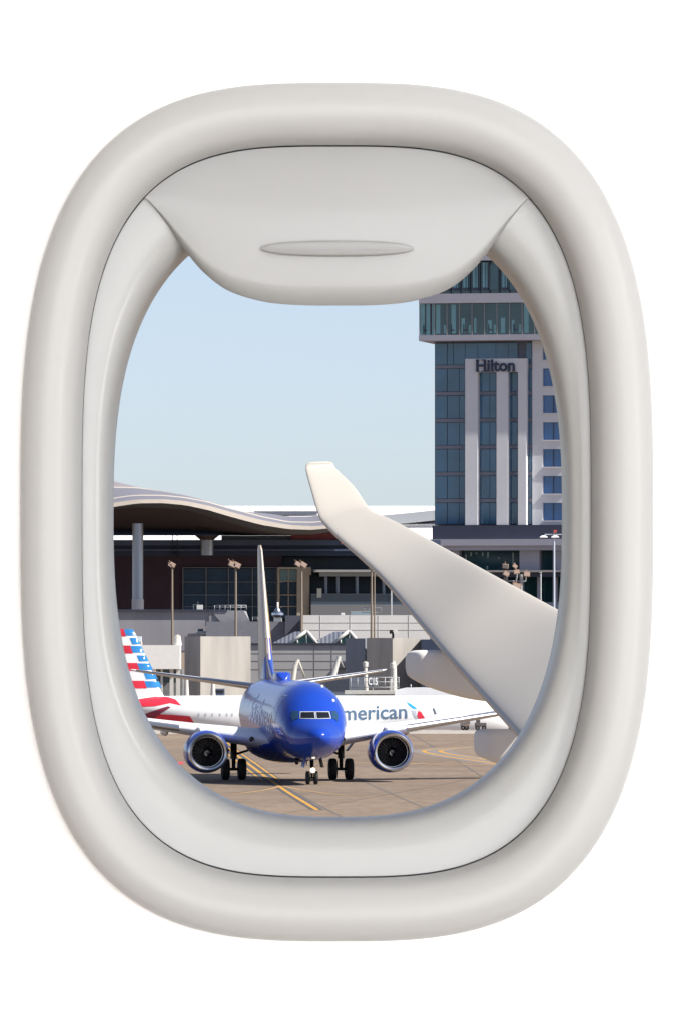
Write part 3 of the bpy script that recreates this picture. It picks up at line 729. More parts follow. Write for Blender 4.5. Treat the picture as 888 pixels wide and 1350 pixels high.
# white portal with the sign
port = mat('white_portal', (0.66, 0.67, 0.70), 0.6, noise=0.03, scale=0.4)
mb = MB(); tb_(mb, 612, 692, 474, 491.5, -1.3, 0.55); po = mb.build('portal_lintel', port, tower)
for a, b in ((612, 628.3), (653, 668), (681, 691.6)):
    mb = MB(); tb_(mb, a, b, 491.5, 692.5, -1.3, 0.55); mb.build('portal_fin', port, tower)
tbm = text_bm('Hilton', 2.0, offset=0.05, extrude=0.10, width=(677-626.5)/KT/ct)
me = bpy.data.meshes.new('hotel_sign'); 
zs = [v.co.y for v in tbm.verts]; zh = max(zs)-min(zs); zmn = min(zs)
for v in tbm.verts:
    x_, y_, z_ = v.co; v.co = (U(626.5)+x_-1.4*math.tan(TR), -1.42-z_, TZ(491.0)+(y_-zmn)/zh*(16.0/KT))
tbm.to_mesh(me); tbm.free(); me.materials.append(mat('sign_navy', (0.02, 0.03, 0.07), 0.4))
so_ = bpy.data.objects.new('hotel_sign', me); COL.objects.link(so_); so_.parent = tower
# serifs, so that the lettering reads as the condensed serif it is
mb = MB()
def serif(px0, px1, py): mb.box(U(px0)-1.4*math.tan(TR), U(px1)-1.4*math.tan(TR), -1.525, -1.325, TZ(py+0.55), TZ(py-0.55))
serif(626.0, 630.8, 475.7); serif(632.9, 637.7, 475.7); serif(626.0, 630.8, 490.6); serif(632.9, 637.7, 490.6)
serif(639.0, 643.8, 490.6); serif(645.3, 650.2, 490.6); serif(666.3, 670.3, 490.6); serif(673.2, 677.6, 490.6)
mb.build('sign_serifs', MATS['sign_navy'], so_)
# white punched-window wall at the right
mb = MB(); wins = []
cols = [(713.6, 742), (752, 781), (791, 820)]
wy = [(452, 475.8)]+[(487+35.3*i, 510.6+35.3*i) for i in range(6)]
xs2 = [700]+[c for ab in cols for c in ab]+[RX]
for i in range(0, len(xs2), 2): tb_(mb, xs2[i], xs2[i+1], 450, 692.5, -0.25, 0.6)
ys2 = [450]+[c for ab in wy for c in ab]+[692.5]
for ci, (a, b) in enumerate(cols):
    for j in range(0, len(ys2), 2):
        if ys2[j+1]-ys2[j] > 0.5: tb_(mb, a, b, ys2[j], ys2[j+1], -0.249, 0.6)
mb.build('punched_wall', port, tower)
for a, b in cols:
    for y0, y1 in wy:
        g = MB(); tb_(g, a, b, y0, y1, 0.35, 0.5); wo = g.build('window', glass_b2, tower)
        f = MB(); tb_(f, (a+b)/2-0.35, (a+b)/2+0.35, y0, y1, 0.22, 0.35); f.build('mullion', navy, wo)
        f = MB(); tb_(f, a, b, y1-0.2, y1+1.1, -0.5, 0.34); f.build('sill', port, wo)
# overhanging glass deck
mb = MB(); tb_(mb, 551, RX, 443, 450.5, -2.9, 24); mb.build('deck_slab', lilac, tower)
mb = MB(); tb_(mb, 551, RX, 389, 401.5, -3.2, 24); mb.build('deck_slab', lilac, tower)
mb = MB(); tb_(mb, 554, RX-1, 401.5, 443, -1.6, 23); mb.build('deck_core', glass_g, tower)
xs3 = [552, 571.6]+[571.6+16.35*i for i in range(1, 16)]
for i, (a, b) in enumerate(zip(xs3, xs3[1:])):
    g = MB(); tb_(g, a+0.5, b-0.5, 402, 442.6, -2.6, -2.52); wo = g.build('window', glass_lit if i < 1 else glass_g, tower)
    rr = random.Random(i); f = MB()
    if i:
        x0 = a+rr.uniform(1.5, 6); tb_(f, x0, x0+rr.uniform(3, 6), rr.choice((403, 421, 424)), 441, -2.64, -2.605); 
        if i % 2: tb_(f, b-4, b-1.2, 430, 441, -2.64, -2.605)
    else:
        tb_(f, 559.2, 560.6, 402, 442, -2.64, -2.605); tb_(f, 566, 568.2, 402, 442, -2.64, -2.605)
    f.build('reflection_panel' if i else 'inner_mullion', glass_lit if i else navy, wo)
    f = MB(); tb_(f, a-0.5, a+0.45, 401.5, 443, -2.75, -2.45); f.build('mullion', mull, wo)
    # small things of the bar inside: a seat back and a table
    if i in (0, 2, 3, 5, 7):
        f = MB(); tb_(f, a+5, a+6.2, 429, 441.5, -2.68, -2.645); tb_(f, a+5, a+9.5, 436, 437.5, -2.68, -2.645); f.build('lounge_seat', navy, wo)
# upper setback storeys
mb = MB(); tb_(mb, 566, RX-4, 346, 389, 0.2, 22); mb.build('upper_core', glass_g, tower)
mb = MB(); tb_(mb, 562, RX-2, 326, 344.5, -1.2, 23); mb.build('roof_band', lilac, tower)
mb = MB(); tb_(mb, 572, RX-6, 290, 326, 1.0, 20); mb.build('plant_screen', lilac, tower)
for i in range(20):
    a = 567+12.8*i
    if a > RX-10: break
    lit = i in (0, 1, 2, 3, 4, 5, 7, 9, 12)
    g = MB(); tb_(g, a+0.4+(4 if lit else 0), a+12.0-(1.5 if lit else 0), (350 if not lit else 347), 383, -0.1, 0.0); wo = g.build('window', glass_lit if lit else glass_g, tower)
    f = MB(); tb_(f, a-0.4, a+0.5, 344.5, 389, -0.25, 0.1); 
    if lit: tb_(f, a+7.5, a+8.2, 347, 383, -0.2, -0.105); tb_(f, a+3, a+11, 380, 383, -0.2, -0.105)
    f.build('mullion', navy, wo)
# dark band and podium
mb = MB(); tb_(mb, 569, RX+8, 693, 711.5, -1.6, 26); mb.build('dark_band', navy, tower)
mb = MB(); tb_(mb, 500, RX+30, 711.5, 720, -3.6, 26); tb_(mb, 500, RX+30, 720, 726, -3.0, 26); mb.build('podium_slab', lilac, tower)
mb = MB(); tb_(mb, 503, RX+30, 726, 860, 0.3, 26); mb.build('podium_core', glass_g, tower)
for a, b in ((503, 524), (560, 571), (595, 604), (683, 709), (729, 745), (790, 815)):
    mb = MB(); tb_(mb, a, b, 726, 754, -1.5, 0.29); mb.build('podium_pier', lilac, tower)
mb = MB(); tb_(mb, 500, RX+30, 752.5, 755, -4.5, 0.3); mb.build('balcony_slab', mat('beige_trim', (0.36, 0.33, 0.30), 0.7), tower)
mb = MB(); tb_(mb, 500, RX+30, 755, 761, -3.8, 0.29); mb.build('balcony_beam', navy, tower)
for a in range(508, 840, 22):
    mb = MB(); tb_(mb, a, a+4.0, 761, 860, -1.4, -0.6); mb.build('podium_column', lilac, tower)
mb = MB()
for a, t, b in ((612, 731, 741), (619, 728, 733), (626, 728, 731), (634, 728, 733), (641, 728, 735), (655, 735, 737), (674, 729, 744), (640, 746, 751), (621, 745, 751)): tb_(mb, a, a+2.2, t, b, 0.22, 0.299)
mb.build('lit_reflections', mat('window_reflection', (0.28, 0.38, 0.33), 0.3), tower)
mb = MB(); mb.box(U(700), U(840), -12, -9, 0, TZ(795)); mb.build('forecourt_wall', mat('slate_wall', (0.11, 0.14, 0.20), 0.7), tower)

# ---- white roofed building far behind the terminal (bright strips left of the tower and under the roof)
WY = 1050.0
wr = thing('white_roofed_hall', 400, WY, 'long white flat-roofed hall with a grey curved stripe, left of the tower', 'building')
wm = mat('white_membrane', (0.86, 0.86, 0.86), 0.6)
mb = MB(); pb(mb, -300, 640, 711.5, 740, WY, 30, -1); wpart(wr, 'lower_wall', mb, lilac)
def roofstrip(mb, px0, px1, y0, y1, Y, slope):   # roof plane that leans back
    a = [P(px0, y1, Y), P(px1, y1, Y), P(px1, y0, Y+slope), P(px0, y0, Y+slope)]
    mb.add(a, [(0, 1, 2, 3)]); b = [v+Vector((0, 0, -0.6)) for v in a]; mb.add(b, [(3, 2, 1, 0)])
    mb.add(a+b, [(0, 4, 5, 1), (1, 5, 6, 2), (2, 6, 7, 3), (3, 7, 4, 0)])
mb = MB(); roofstrip(mb, 290, 640, 667, 691, WY, 26); roofstrip(mb, -300, 640, 696, 711.5, WY-4, 3.5); wpart(wr, 'white_roof', mb, wm)
mb = MB(); pb(mb, 292, 640, 690.5, 696, WY, 20, -2); wpart(wr, 'clerestory', mb, spand)
mb = MB(); rings = []
for i in range(17):
    t = i/16; px = 470+t*130; py = 688-(t**1.3)*12
    a = P(px, py, WY-0.8); rings.append([a+Vector((0, 0, 0.75)), a+Vector((0, 0, -0.75)), a+Vector((0, 9, -0.75)), a+Vector((0, 9, 0.75))])
mb.loft(rings, smooth=False); wpart(wr, 'curved_stripe', mb, mat('stripe_grey', (0.42, 0.45, 0.48), 0.6))
mb = MB(); pb(mb, 335, 418, 674, 679, WY, 8, 1.5); wpart(wr, 'roof_vent', mb, spand)

# ---- terminal with the wavy roof
NY = 790.0
ter = thing('terminal_building', 300, NY, 'airport terminal with a wavy brown canopy roof, dark brick and glass walls', 'terminal building')
brick = mat('shade_darkened_brick', (0.042, 0.022, 0.034), 0.8, noise=0.15, scale=0.5)  # maroon brick, its colour darkened to stand for shade on the wall
red = mat('red_panel', (0.22, 0.055, 0.06), 0.7, noise=0.05)
dkbl = mat('blue_beam', (0.06, 0.085, 0.15), 0.45, noise=0.1, scale=0.2); dkbl2 = mat('dark_blue_wall', (0.014, 0.026, 0.06), 0.5, noise=0.15, scale=0.2)  # dark wall tone includes the bluish lift of shaded areas
cgl = mat('curtain_glass', (0.016, 0.040, 0.075), 0.25, noise=0.5, scale=0.3, spec=0.25); cgl2 = mat('curtain_glass_green', (0.10, 0.19, 0.20), 0.1)  # curtain glass base is tinted blue for the lift in its shade
beige = mat('beige_stone', (0.40, 0.35, 0.28), 0.8, noise=0.05)
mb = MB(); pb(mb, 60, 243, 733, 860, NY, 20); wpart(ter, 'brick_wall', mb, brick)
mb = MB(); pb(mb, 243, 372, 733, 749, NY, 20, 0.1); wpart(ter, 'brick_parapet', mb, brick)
mb = MB(); pb(mb, 60, 580, 712, 719, NY, 26, 0.8); pb(mb, 60, 580, 724, 726.5, NY, 20, 0.9); wpart(ter, 'roof_beam', mb, dkbl)
mb = MB(); pb(mb, 60, 580, 719, 733, NY, 26, 0.3); wpart(ter, 'beam_recess', mb, dkbl2)
mb = MB(); pb(mb, 372, 580, 733, 860, NY+6, 14); wpart(ter, 'recessed_wall', mb, cgl)
mb = MB(); pb(mb, 292, 384, 706, 712, NY, 20, -0.5); wpart(ter, 'grey_upper_wall', mb, mat('slate_upper', (0.16, 0.19, 0.23), 0.6))
mb = MB(); pb(mb, 384, 449, 697, 712, NY, 20, 0.4); wpart(ter, 'red_upper_wall', mb, red)
mb = MB(); pb(mb, 449, 470, 708, 717, NY, 20, 0.9); wpart(ter, 'red_end_panel', mb, mat('bright_red_panel', (0.50, 0.12, 0.09), 0.7))
for i, (a, b) in enumerate(((242.5, 271.5), (272.3, 301.0), (301.8, 332.4), (333.2, 364))):
    for (t, bt_) in ((750, 767), (767.8, 784), (784.8, 799.5), (800.3, 820)):
        g = MB(); pb(g, a, b, t, bt_, NY, 0.4, 0.2); wpart(ter, 'curtain_window', g, cgl)
mb = MB()
for a in (241, 271.5, 301.0, 332.4, 364): pb(mb, a, a+1.1, 749, 820, NY, 0.4, 0.42)
for t in (748, 767, 784, 799.5): pb(mb, 241, 365, t, t+0.8, NY, 0.4, 0.40)
wpart(ter, 'curtain_mullions', mb, mat('mullion_dark', (0.17, 0.19, 0.21), 0.4))
mb = MB(); pb(mb, 241, 366, 749, 840, NY+0.6, 6); wpart(ter, 'curtain_backing', mb, cgl)
# beige stair bay
mb = MB(); pb(mb, 366, 369, 749, 840, NY, 5, 2); pb(mb, 391.5, 408, 749, 840, NY, 5, 2); pb(mb, 366, 410, 748, 750.5, NY, 5, 2.05); pb(mb, 408, 410.5, 750.5, 758, NY, 5, 2); wpart(ter, 'beige_bay', mb, beige)
for a, b in ((369.5, 379.8), (381, 391)):
    for k, (t, bt_) in enumerate(((751, 766), (767.5, 784), (785, 799), (800.5, 815))):
        g = MB(); pb(g, a, b, t, bt_, NY, 0.4, 1.2); wpart(ter, 'bay_window', g, cgl2 if k == 0 else cgl)
mb = MB(); pb(mb, 379.8, 381, 750, 820, NY, 0.4, 1.4)
for t in (766, 784, 799): pb(mb, 369, 391.5, t, t+1.2, NY, 0.4, 1.45)
wpart(ter, 'bay_mullions', mb, beige)
# entrance canopy, columns, rail and lower wall on the right
mb = MB(); pb(mb, 413, 580, 751.5, 754.5, NY, 5, 3.5); pb(mb, 421, 580, 754.5, 760, NY, 5, 2.5); wpart(ter, 'canopy_slab', mb, mat('canopy_grey', (0.30, 0.31, 0.31), 0.7, noise=0.05))
for a in (429.5, 445, 470, 505, 526, 560):
    c_ = MB(); c_.tube((X(a, NY), NY-1.5, Z(797, NY)), (X(a, NY), NY-1.5, Z(760, NY)), 0.18, n=12); wpart(ter, 'canopy_column', c_, mat('column_slate', (0.22, 0.27, 0.34), 0.5))
mb = MB(); pb(mb, 410, 600, 797, 860, NY, 5, 2.8); wpart(ter, 'lower_wall', mb, mat('lower_wall_grey', (0.17, 0.175, 0.19), 0.8, noise=0.06, scale=0.3))
mb = MB(); pb(mb, 410, 580, 784, 796.8, NY, 0.1, 2.4); wpart(ter, 'glass_balustrade', mb, mat('balustrade_glass', (0.05, 0.075, 0.11), 0.08))
mb = MB(); pb(mb, 410, 580, 783, 784, NY, 0.1, 2.5); wpart(ter, 'handrail', mb, mat('rail_grey', (0.15, 0.17, 0.2), 0.4))
mb = MB(); pb(mb, 418, 424, 776, 788, NY, 0.1, 2.55); wpart(ter, 'pale_sign', mb, mat('pale_board', (0.55, 0.58, 0.52), 0.7))
# wavy roof: curves in (px) -> row, each at its own distance
xr = [-40, 40, 100, 148, 165, 182, 215, 245, 275, 300, 320, 345, 380, 410, 440, 470, 520]
def curve(tab, px): return interp([(a, b) for a, b in tab], px)[0]
c_soff = [(-40, 706), (388, 706), (410, 705.5), (440, 702), (470, 699), (520, 695)]
c_rib = [(-40, 700), (40, 684), (100, 674.5), (148, 671.5), (182, 669), (215, 670), (245, 672), (275, 680), (300, 688), (345, 700), (380, 704), (410, 704.3), (440, 700), (470, 696), (520, 690)]
c_b = [(-40, 694), (40, 680), (100, 671.5), (148, 668.6), (165, 666), (182, 663.5), (215, 663.2), (245, 666), (275, 672.5), (300, 680), (320, 685.5), (345, 692), (380, 697.5), (410, 698.5), (440, 696), (470, 691), (520, 685)]
c_t = [(-40, 689), (40, 675), (100, 666), (148, 663), (165, 660.5), (182, 658.4), (215, 658.0), (245, 660.5), (275, 666.5), (300, 673.5), (320, 679), (345, 685.5), (380, 692), (410, 693.6), (440, 692), (470, 688), (520, 682)]
c_l = [(-40, 686), (40, 668), (100, 661), (148, 657.8), (165, 655), (182, 653.4), (215, 653.6), (245, 656.5), (275, 662.5), (300, 670), (320, 675), (345, 681.6), (380, 688.6), (410, 689), (440, 687), (470, 683), (520, 677)]
c_l2 = [(a, b-1.3) for a, b in c_l]
c_m = [(-40, 672), (40, 655), (100, 647), (148, 643), (182, 643.5), (215, 648), (245, 653), (275, 661), (300, 668.5), (320, 674), (345, 676.5), (380, 681), (410, 681), (440, 676), (470, 672), (520, 668)]
c_m2 = [(a, b-1.4 if a < 190 else b-0.2) for a, b in c_m]
c_o = [(-40, 655), (40, 640), (100, 634), (148, 634), (165, 638), (182, 642), (215, 647.4), (245, 652.5), (275, 660.8), (300, 668.3), (320, 673.8), (345, 676.3), (380, 680.8), (410, 680.8), (440, 675.8), (470, 671.8), (520, 667.8)]
def strip_roof(name, ca, ya, cb, yb, m, bev=None):
    mb = MB(); ra = []; rb = []
    for i in range(57):
        px = -40+505*i/56
        ra.append(P(px, curve(ca, px), ya)); rb.append(P(px, curve(cb, px), yb))
    n = len(ra); mb.add(ra+rb, [(i, i+1, n+i+1, n+i) for i in range(n-1)], True)
    return wpart(ter, name, mb, m)
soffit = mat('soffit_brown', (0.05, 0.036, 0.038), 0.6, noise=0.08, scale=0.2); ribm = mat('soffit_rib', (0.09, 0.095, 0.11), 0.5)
rl = mat('roof_shade_lilac', (0.20, 0.195, 0.225), 0.5, noise=0.04, scale=0.2); rb_ = mat('roof_fascia_beige', (0.37, 0.325, 0.28), 0.6, noise=0.04); rc = mat('roof_cream', (0.46, 0.42, 0.37), 0.5)  # lilac tone of the roof strips stands for shade on them
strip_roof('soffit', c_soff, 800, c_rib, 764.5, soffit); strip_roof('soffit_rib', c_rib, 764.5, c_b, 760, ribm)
strip_roof('fascia', c_b, 760, c_t, 760.4, rb_); strip_roof('lower_roof', c_t, 760.4, c_l, 766, rl); strip_roof('roof_edge', c_l, 766, c_l2, 766.2, rc)
strip_roof('middle_roof', c_l2, 766.2, c_m, 776, rl); strip_roof('upper_edge', c_m, 776, c_m2, 776.3, rc); strip_roof('upper_roof', c_m2, 776.3, c_o, 792, mat('roof_mauve', (0.27, 0.235, 0.25), 0.5))
# columns
colm = mat('column_metal', (0.34, 0.37, 0.41), 0.35, metal=0.6)
c_ = MB(); c_.tube((X(182, 765), 765, Z(860, 765)), (X(182, 765), 765, Z(690, 765)), 0.60, n=28); wpart(ter, 'round_column', c_, colm)
c_ = MB(); c_.tube((X(182, 765), 765, Z(803, 765)), (X(182, 765), 765, Z(790, 765)), 0.66, n=28); wpart(ter, 'column_base', c_, mat('column_base_grey', (0.5, 0.5, 0.5), 0.5))
c_ = MB(); c_.tube((X(274.5, 792), 786, Z(733, 792)), (X(274.5, 792), 786, Z(713, 792)), 0.72, n=24); wpart(ter, 'round_column', c_, colm)
c_ = MB(); c_.tube((X(274.5, 792), 786, Z(713, 792)), (X(274.5, 792), 786, Z(707, 792)), 0.75, 1.35, n=24); wpart(ter, 'column_head', c_, soffit)
for a in (227.5, 233.5):
    mb = MB(); pb(mb, a, a+0.8, 705, 733, NY, 0.2, 1.0); wpart(ter, 'thin_post', mb, dkbl2)

# ---- low buildings in front of the terminal
def simple(name, label, cat, px, Y): return thing(name, px, Y, label, cat)
stucco = mat('grey_stucco', (0.30, 0.30, 0.325), 0.85, noise=0.18, scale=0.25, streak=True)
b1 = simple('low_grey_building', 'low grey stuccoed building with a dark parapet, in front of the brick terminal wall', 'building', 240, 735)
mb = MB(); Yb = 735.0
vs = [P(60, 860, Yb), P(333, 860, Yb), P(333, 838, Yb), P(322, 805, Yb), P(60, 805, Yb)]
vs2 = [v+Vector((0, 18, 0)) for v in vs]; mb.add(vs+vs2, [(0, 1, 2, 3, 4), (9, 8, 7, 6, 5), (0, 5, 6, 1), (1, 6, 7, 2), (2, 7, 8, 3), (3, 8, 9, 4), (4, 9, 5, 0)]); wpart(b1, 'wall', mb, stucco)
mb = MB(); pb(mb, 60, 300, 803.5, 806.0, Yb, 17, 0.3); wpart(b1, 'parapet', mb, navy)
mb = MB(); pb(mb, 276, 279, 806, 820, Yb, 0.3, 0.15); vs = [P(279, 806, Yb-0.2), P(322, 806, Yb-0.2), P(330, 820, Yb-0.2), P(291, 820, Yb-0.2)]; mb.add(vs+[v+Vector((0, 0.15, 0)) for v in vs], [(0, 3, 2, 1), (4, 5, 6, 7), (0, 1, 5, 4), (1, 2, 6, 5), (2, 3, 7, 6), (3, 0, 4, 7)]); wpart(b1, 'sloped_flank', mb, mat('flank_grey', (0.25, 0.25, 0.27), 0.8, noise=0.08))
b2 = simple('grey_plant_house', 'dark grey flat-roofed plant house right of the sloped flank, behind the white tailfin', 'building', 320, 728)
mb = MB(); pb(mb, 272, 377, 819.5, 870, 728, 6); wpart(b2, 'wall', mb, mat('plant_grey', (0.20, 0.205, 0.24), 0.8, noise=0.08))
mb = MB(); pb(mb, 376, 399.5, 811.5, 870, 728, 6, 0.6); wpart(b2, 'dark_bay', mb, mat('plant_dark', (0.085, 0.09, 0.12), 0.8, noise=0.08))
b3 = simple('pale_block_building', 'long pale panelled wall building under the terminal, behind the green skylights', 'building', 480, 715)
pw = mat('pale_block', (0.66, 0.65, 0.63), 0.85, noise=0.05, scale=0.4)
mb = MB(); pb(mb, 399.5, 566, 811, 880, 715, 14); wpart(b3, 'wall', mb, pw)
mb = MB()
for t in (820.5, 830): pb(mb, 399.5, 566, t, t+0.5, 715, 0.1, 0.03)
for a in (422, 461, 498, 538): pb(mb, a, a+0.5, 811, 860, 715, 0.1, 0.035)
wpart(b3, 'panel_joints', mb, mat('joint_grey', (0.50, 0.49, 0.47), 0.9))
mb = MB(); pb(mb, 566, 720, 808, 880, 722, 14); wpart(b3, 'dark_wing', mb, mat('dark_wing', (0.07, 0.09, 0.14), 0.8))
# glazed gables
def skylight(px_l, px_r0, px_apex, px_r, ytop, ybot, Y, label):
    s = thing('gabled_skylight', (px_l+px_r)/2, Y, label, 'skylight', 'gabled skylights on the grey roof')
    A1 = P(px_r0, ybot, Y); A2 = P(px_r, ybot, Y); T = P(px_apex, ytop, Y)
    d = Vector((P(px_l, ybot, Y).x-A1.x, 14.0, 0)); T2 = P(px_apex-(px_r0-px_l)*0.70, ytop, Y)-Vector((0, 0, 0)); T2.y += 14
    k = (Y+14)/Y; B1 = A1+d; B2 = A2+d; 
    B1.z = A1.z; T2 = T+d*0.62; T2.z = T.z
    mb = MB(); mb.add([A1, T, T2, B1], [(0, 1, 2, 3)]); mb.add([A2, T, T2, B2], [(3, 2, 1, 0)]); wpart(s, 'ribbed_roof', mb, rib_roof)
    mb = MB(); mb.add([A1, A2, T], [(0, 1, 2)]); wpart(s, 'green_gable', mb, mat('green_glass', (0.03, 0.12, 0.10), 0.2))
    f = MB()
    for p, q in ((A1, T), (T, A2)): f.tube(p+Vector((0, -0.15, 0.05)), q+Vector((0, -0.15, 0.05)), 0.17, n=6)
    m_ = (A1+A2)/2
    for t in (0.3, 0.62): f.tube(A1.lerp(A2, t)+Vector((0, -0.1, 0)), Vector((A1.lerp(A2, t).x, A1.y-0.1, A1.z+(T.z-A1.z)*(1-abs(t-(T.x-A1.x)/(A2.x-A1.x))*1.9))), 0.07, n=6)
    wpart(s, 'gable_frame', f, mat('frame_cream', (0.62, 0.60, 0.55), 0.6))
rib_roof = bpy.data.materials.new('ribbed_roof'); rib_roof.use_nodes = True; nt = rib_roof.node_tree; b_ = nt.nodes['Principled BSDF']
tc = nt.nodes.new('ShaderNodeTexCoord'); wv = nt.nodes.new('ShaderNodeTexWave'); wv.wave_type = 'BANDS'; wv.bands_direction = 'X'; wv.inputs['Scale'].default_value = 0.75
nt.links.new(tc.outputs['Object'], wv.inputs[0]); rp = nt.nodes.new('ShaderNodeValToRGB'); rp.color_ramp.elements[0].color = (0.16, 0.18, 0.23, 1); rp.color_ramp.elements[1].color = (0.50, 0.51, 0.55, 1)
nt.links.new(wv.outputs[0], rp.inputs[0]); nt.links.new(rp.outputs[0], b_.inputs[0]); b_.inputs['Roughness'].default_value = 0.5
skylight(354, 381, 404.5, 418, 832.5, 849.5, 700, 'left ribbed skylight with a green glazed gable on the grey roof')
skylight(406, 438, 460, 474, 832.5, 849.5, 700, 'right ribbed skylight with a green glazed gable, partly behind the dark block')
b4 = simple('panelled_gate_building', 'grey panelled gate building with flat roof, below the two green skylights', 'building', 390, 690)
gm = mat('gate_grey', (0.36, 0.355, 0.36), 0.85, noise=0.07, scale=0.3, streak=True)
mb = MB(); pb(mb, 330, 462, 849, 950, 690, 12); wpart(b4, 'wall', mb, gm)
mb = MB()
for t in (850, 861, 871, 882): pb(mb, 330, 456, t, t+0.7, 690, 0.1, 0.03)
for a in (414, 437): pb(mb, a, a+0.6, 849, 900, 690, 0.1, 0.035)
wpart(b4, 'panel_joints', mb, mat('joint_dark', (0.22, 0.215, 0.22), 0.9))
mb = MB(); pb(mb, 330, 462, 847.8, 849.6, 690, 12, 0.2); wpart(b4, 'coping', mb, navy)
mb = MB(); pb(mb, 430, 480, 893, 925, 655, 6); wpart(b4, 'annex', mb, mat('annex_blue_grey', (0.15, 0.18, 0.22), 0.6, noise=0.1))
mb = MB()
for a in range(432, 462, 3): pb(mb, a, a+0.8, 894, 910, 655, 0.1, 0.08)
wpart(b4, 'annex_ribs', mb, mat('annex_rib', (0.10, 0.12, 0.15), 0.6))
mb = MB(); pb(mb, 446, 462, 873, 880, 690, 1, 1.2); wpart(b4, 'wall_unit', mb, mat('unit_dark', (0.06, 0.07, 0.09), 0.6))

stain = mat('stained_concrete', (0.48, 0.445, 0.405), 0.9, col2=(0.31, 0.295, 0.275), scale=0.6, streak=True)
def corner_block(name, label, px_l, px_c, px_r, ytop, ybot, Y, ang, m, cat='concrete block'):
    """rectangular block whose near vertical edge stands at px_c; left face runs back to px_l, right face back to px_r"""
    t = thing(name, px_c, Y, label, cat)
    c = P(px_c, ybot, Y); c.z = GZ; h = Z(ytop, Y)-GZ
    wr_ = (X(px_r, Y)-c.x)/math.cos(ang); wl = (c.x-X(px_l, Y))/math.sin(ang) if ang > 0.01 else 6
    r = Vector((math.cos(ang), math.sin(ang), 0)); l = Vector((-math.sin(ang), math.cos(ang), 0))
    q = [c, c+r*wr_, c+r*wr_+l*wl, c+l*wl]; vs = q+[v+Vector((0, 0, h)) for v in q]
    mb = MB(); mb.add(vs, [(3, 2, 1, 0), (4, 5, 6, 7), (0, 1, 5, 4), (1, 2, 6, 5), (2, 3, 7, 6), (3, 0, 4, 7)])
    o = wpart(t, 'concrete_shell', mb, m); return t, q, h
# sunlit face turned right, shaded flank turned left
ta, qa, ha = corner_block('concrete_block', 'stained concrete block with a broad sunlit face, between the striped tail and blue tailfin', 243, 264.5, 330, 839, 950, 668, R(38), stain)
tb2, qb, hb = corner_block('concrete_block', 'tall concrete block with a dark left flank, behind the C15 gate sign', 483, 517, 555, 841, 950, 668, R(38), stain)
tb3, qc, hc = corner_block('concrete_block', 'dark shaded concrete wing left of the C15 sign, joined to the tall block', 455, 481, 500, 841.6, 950, 672, R(62), mat('shaded_concrete', (0.22, 0.24, 0.29), 0.9, noise=0.1, scale=0.4, streak=True))  # shade and its blue cast are put into this concrete's colour
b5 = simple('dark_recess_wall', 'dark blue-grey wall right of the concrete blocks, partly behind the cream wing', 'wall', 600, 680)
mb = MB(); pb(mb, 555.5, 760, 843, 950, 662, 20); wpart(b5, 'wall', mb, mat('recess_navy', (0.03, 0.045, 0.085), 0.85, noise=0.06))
# roof unit on block B
rf = thing('roof_floodlight', 517, 668, 'small dark floodlight unit standing on top of the tall concrete block', 'floodlight', z=Z(841, 668))
mb = MB(); pb(mb, 516, 519, 833, 841, 668, 0.2); pb(mb, 512.8, 517.2, 830.5, 835.5, 668, 0.5, 0.4); wpart(rf, 'lamp_body', mb, dark, 0.02)
mb = MB(); pb(mb, 518.2, 523, 830.5, 836, 668, 0.5, 0.4); wpart(rf, 'lamp_face', mb, mat('lamp_white', (0.75, 0.75, 0.72), 0.4), 0.02)

# ---- jet bridge and gate equipment
jb = thing('jet_bridge', 560, 632, 'white jet bridge cab and tunnel docked behind the American airliner', 'jet bridge')
mb = MB(); rings = []
for px, t, b in ((520, 909.5, 940), (535, 906.5, 940), (560, 906, 940), (585, 909, 940), (610, 916, 940), (640, 926, 940), (668, 934, 945)):
    rings.append([P(px, t, 627), P(px, b, 627), P(px, b, 631), P(px, t, 631)])
mb.loft(rings, smooth=False); wpart(jb, 'cab_canopy', mb, aw)
mb = MB(); pb(mb, 454, 526, 910.5, 915, 634, 3, 1); wpart(jb, 'tunnel_roof', mb, mat('tunnel_pale', (0.55, 0.53, 0.48), 0.7, noise=0.08))
mb = MB(); pb(mb, 470, 540, 912.5, 940, 636, 3); wpart(jb, 'tunnel', mb, mat('tunnel_grey', (0.30, 0.29, 0.27), 0.7, noise=0.12))
mb = MB(); vs = [P(527, 911, 630), P(533, 911, 630), P(546, 918.5, 630), P(530, 918.5, 630)]; mb.add(vs+[v+Vector((0, 1, 0)) for v in vs], [(0, 3, 2, 1), (4, 5, 6, 7), (0, 1, 5, 4), (1, 2, 6, 5), (2, 3, 7, 6), (3, 0, 4, 7)]); wpart(jb, 'bellows', mb, mat('bellows_grey', (0.33, 0.31, 0.28), 0.8))
rail = MB(); Yr = 640
for a in range(462, 530, 9): rail.tube(P(a, 912, Yr), P(a, 893, Yr), 0.035, n=6)
for t in (893, 899, 906): rail.tube(P(462, t, Yr), P(526, t, Yr), 0.03, n=6)
rail.tube(P(541, 902, Yr), P(541, 912, Yr), 0.05, n=6); wpart(jb, 'guard_rail', rail, mat('galvanised', (0.38, 0.40, 0.42), 0.5, metal=0.4))
gs = thing('gate_sign', 491, 637, 'small dark gate sign reading C15 on the jet bridge rail', 'sign', z=Z(912, 637))
mb = MB(); pb(mb, 484, 498.5, 892, 904.5, 637.5, 0.2); wpart(gs, 'board', mb, mat('sign_grey', (0.16, 0.17, 0.19), 0.6)); 
mb = MB(); mb.tube(P(491, 912, 637.6), P(491, 904, 637.6), 0.06, n=8); wpart(gs, 'post', mb, MATS['galvanised'])
tbm = text_bm('C15', 0.9, offset=0.02, extrude=0.03, width=0.82); me = bpy.data.meshes.new('lettering')
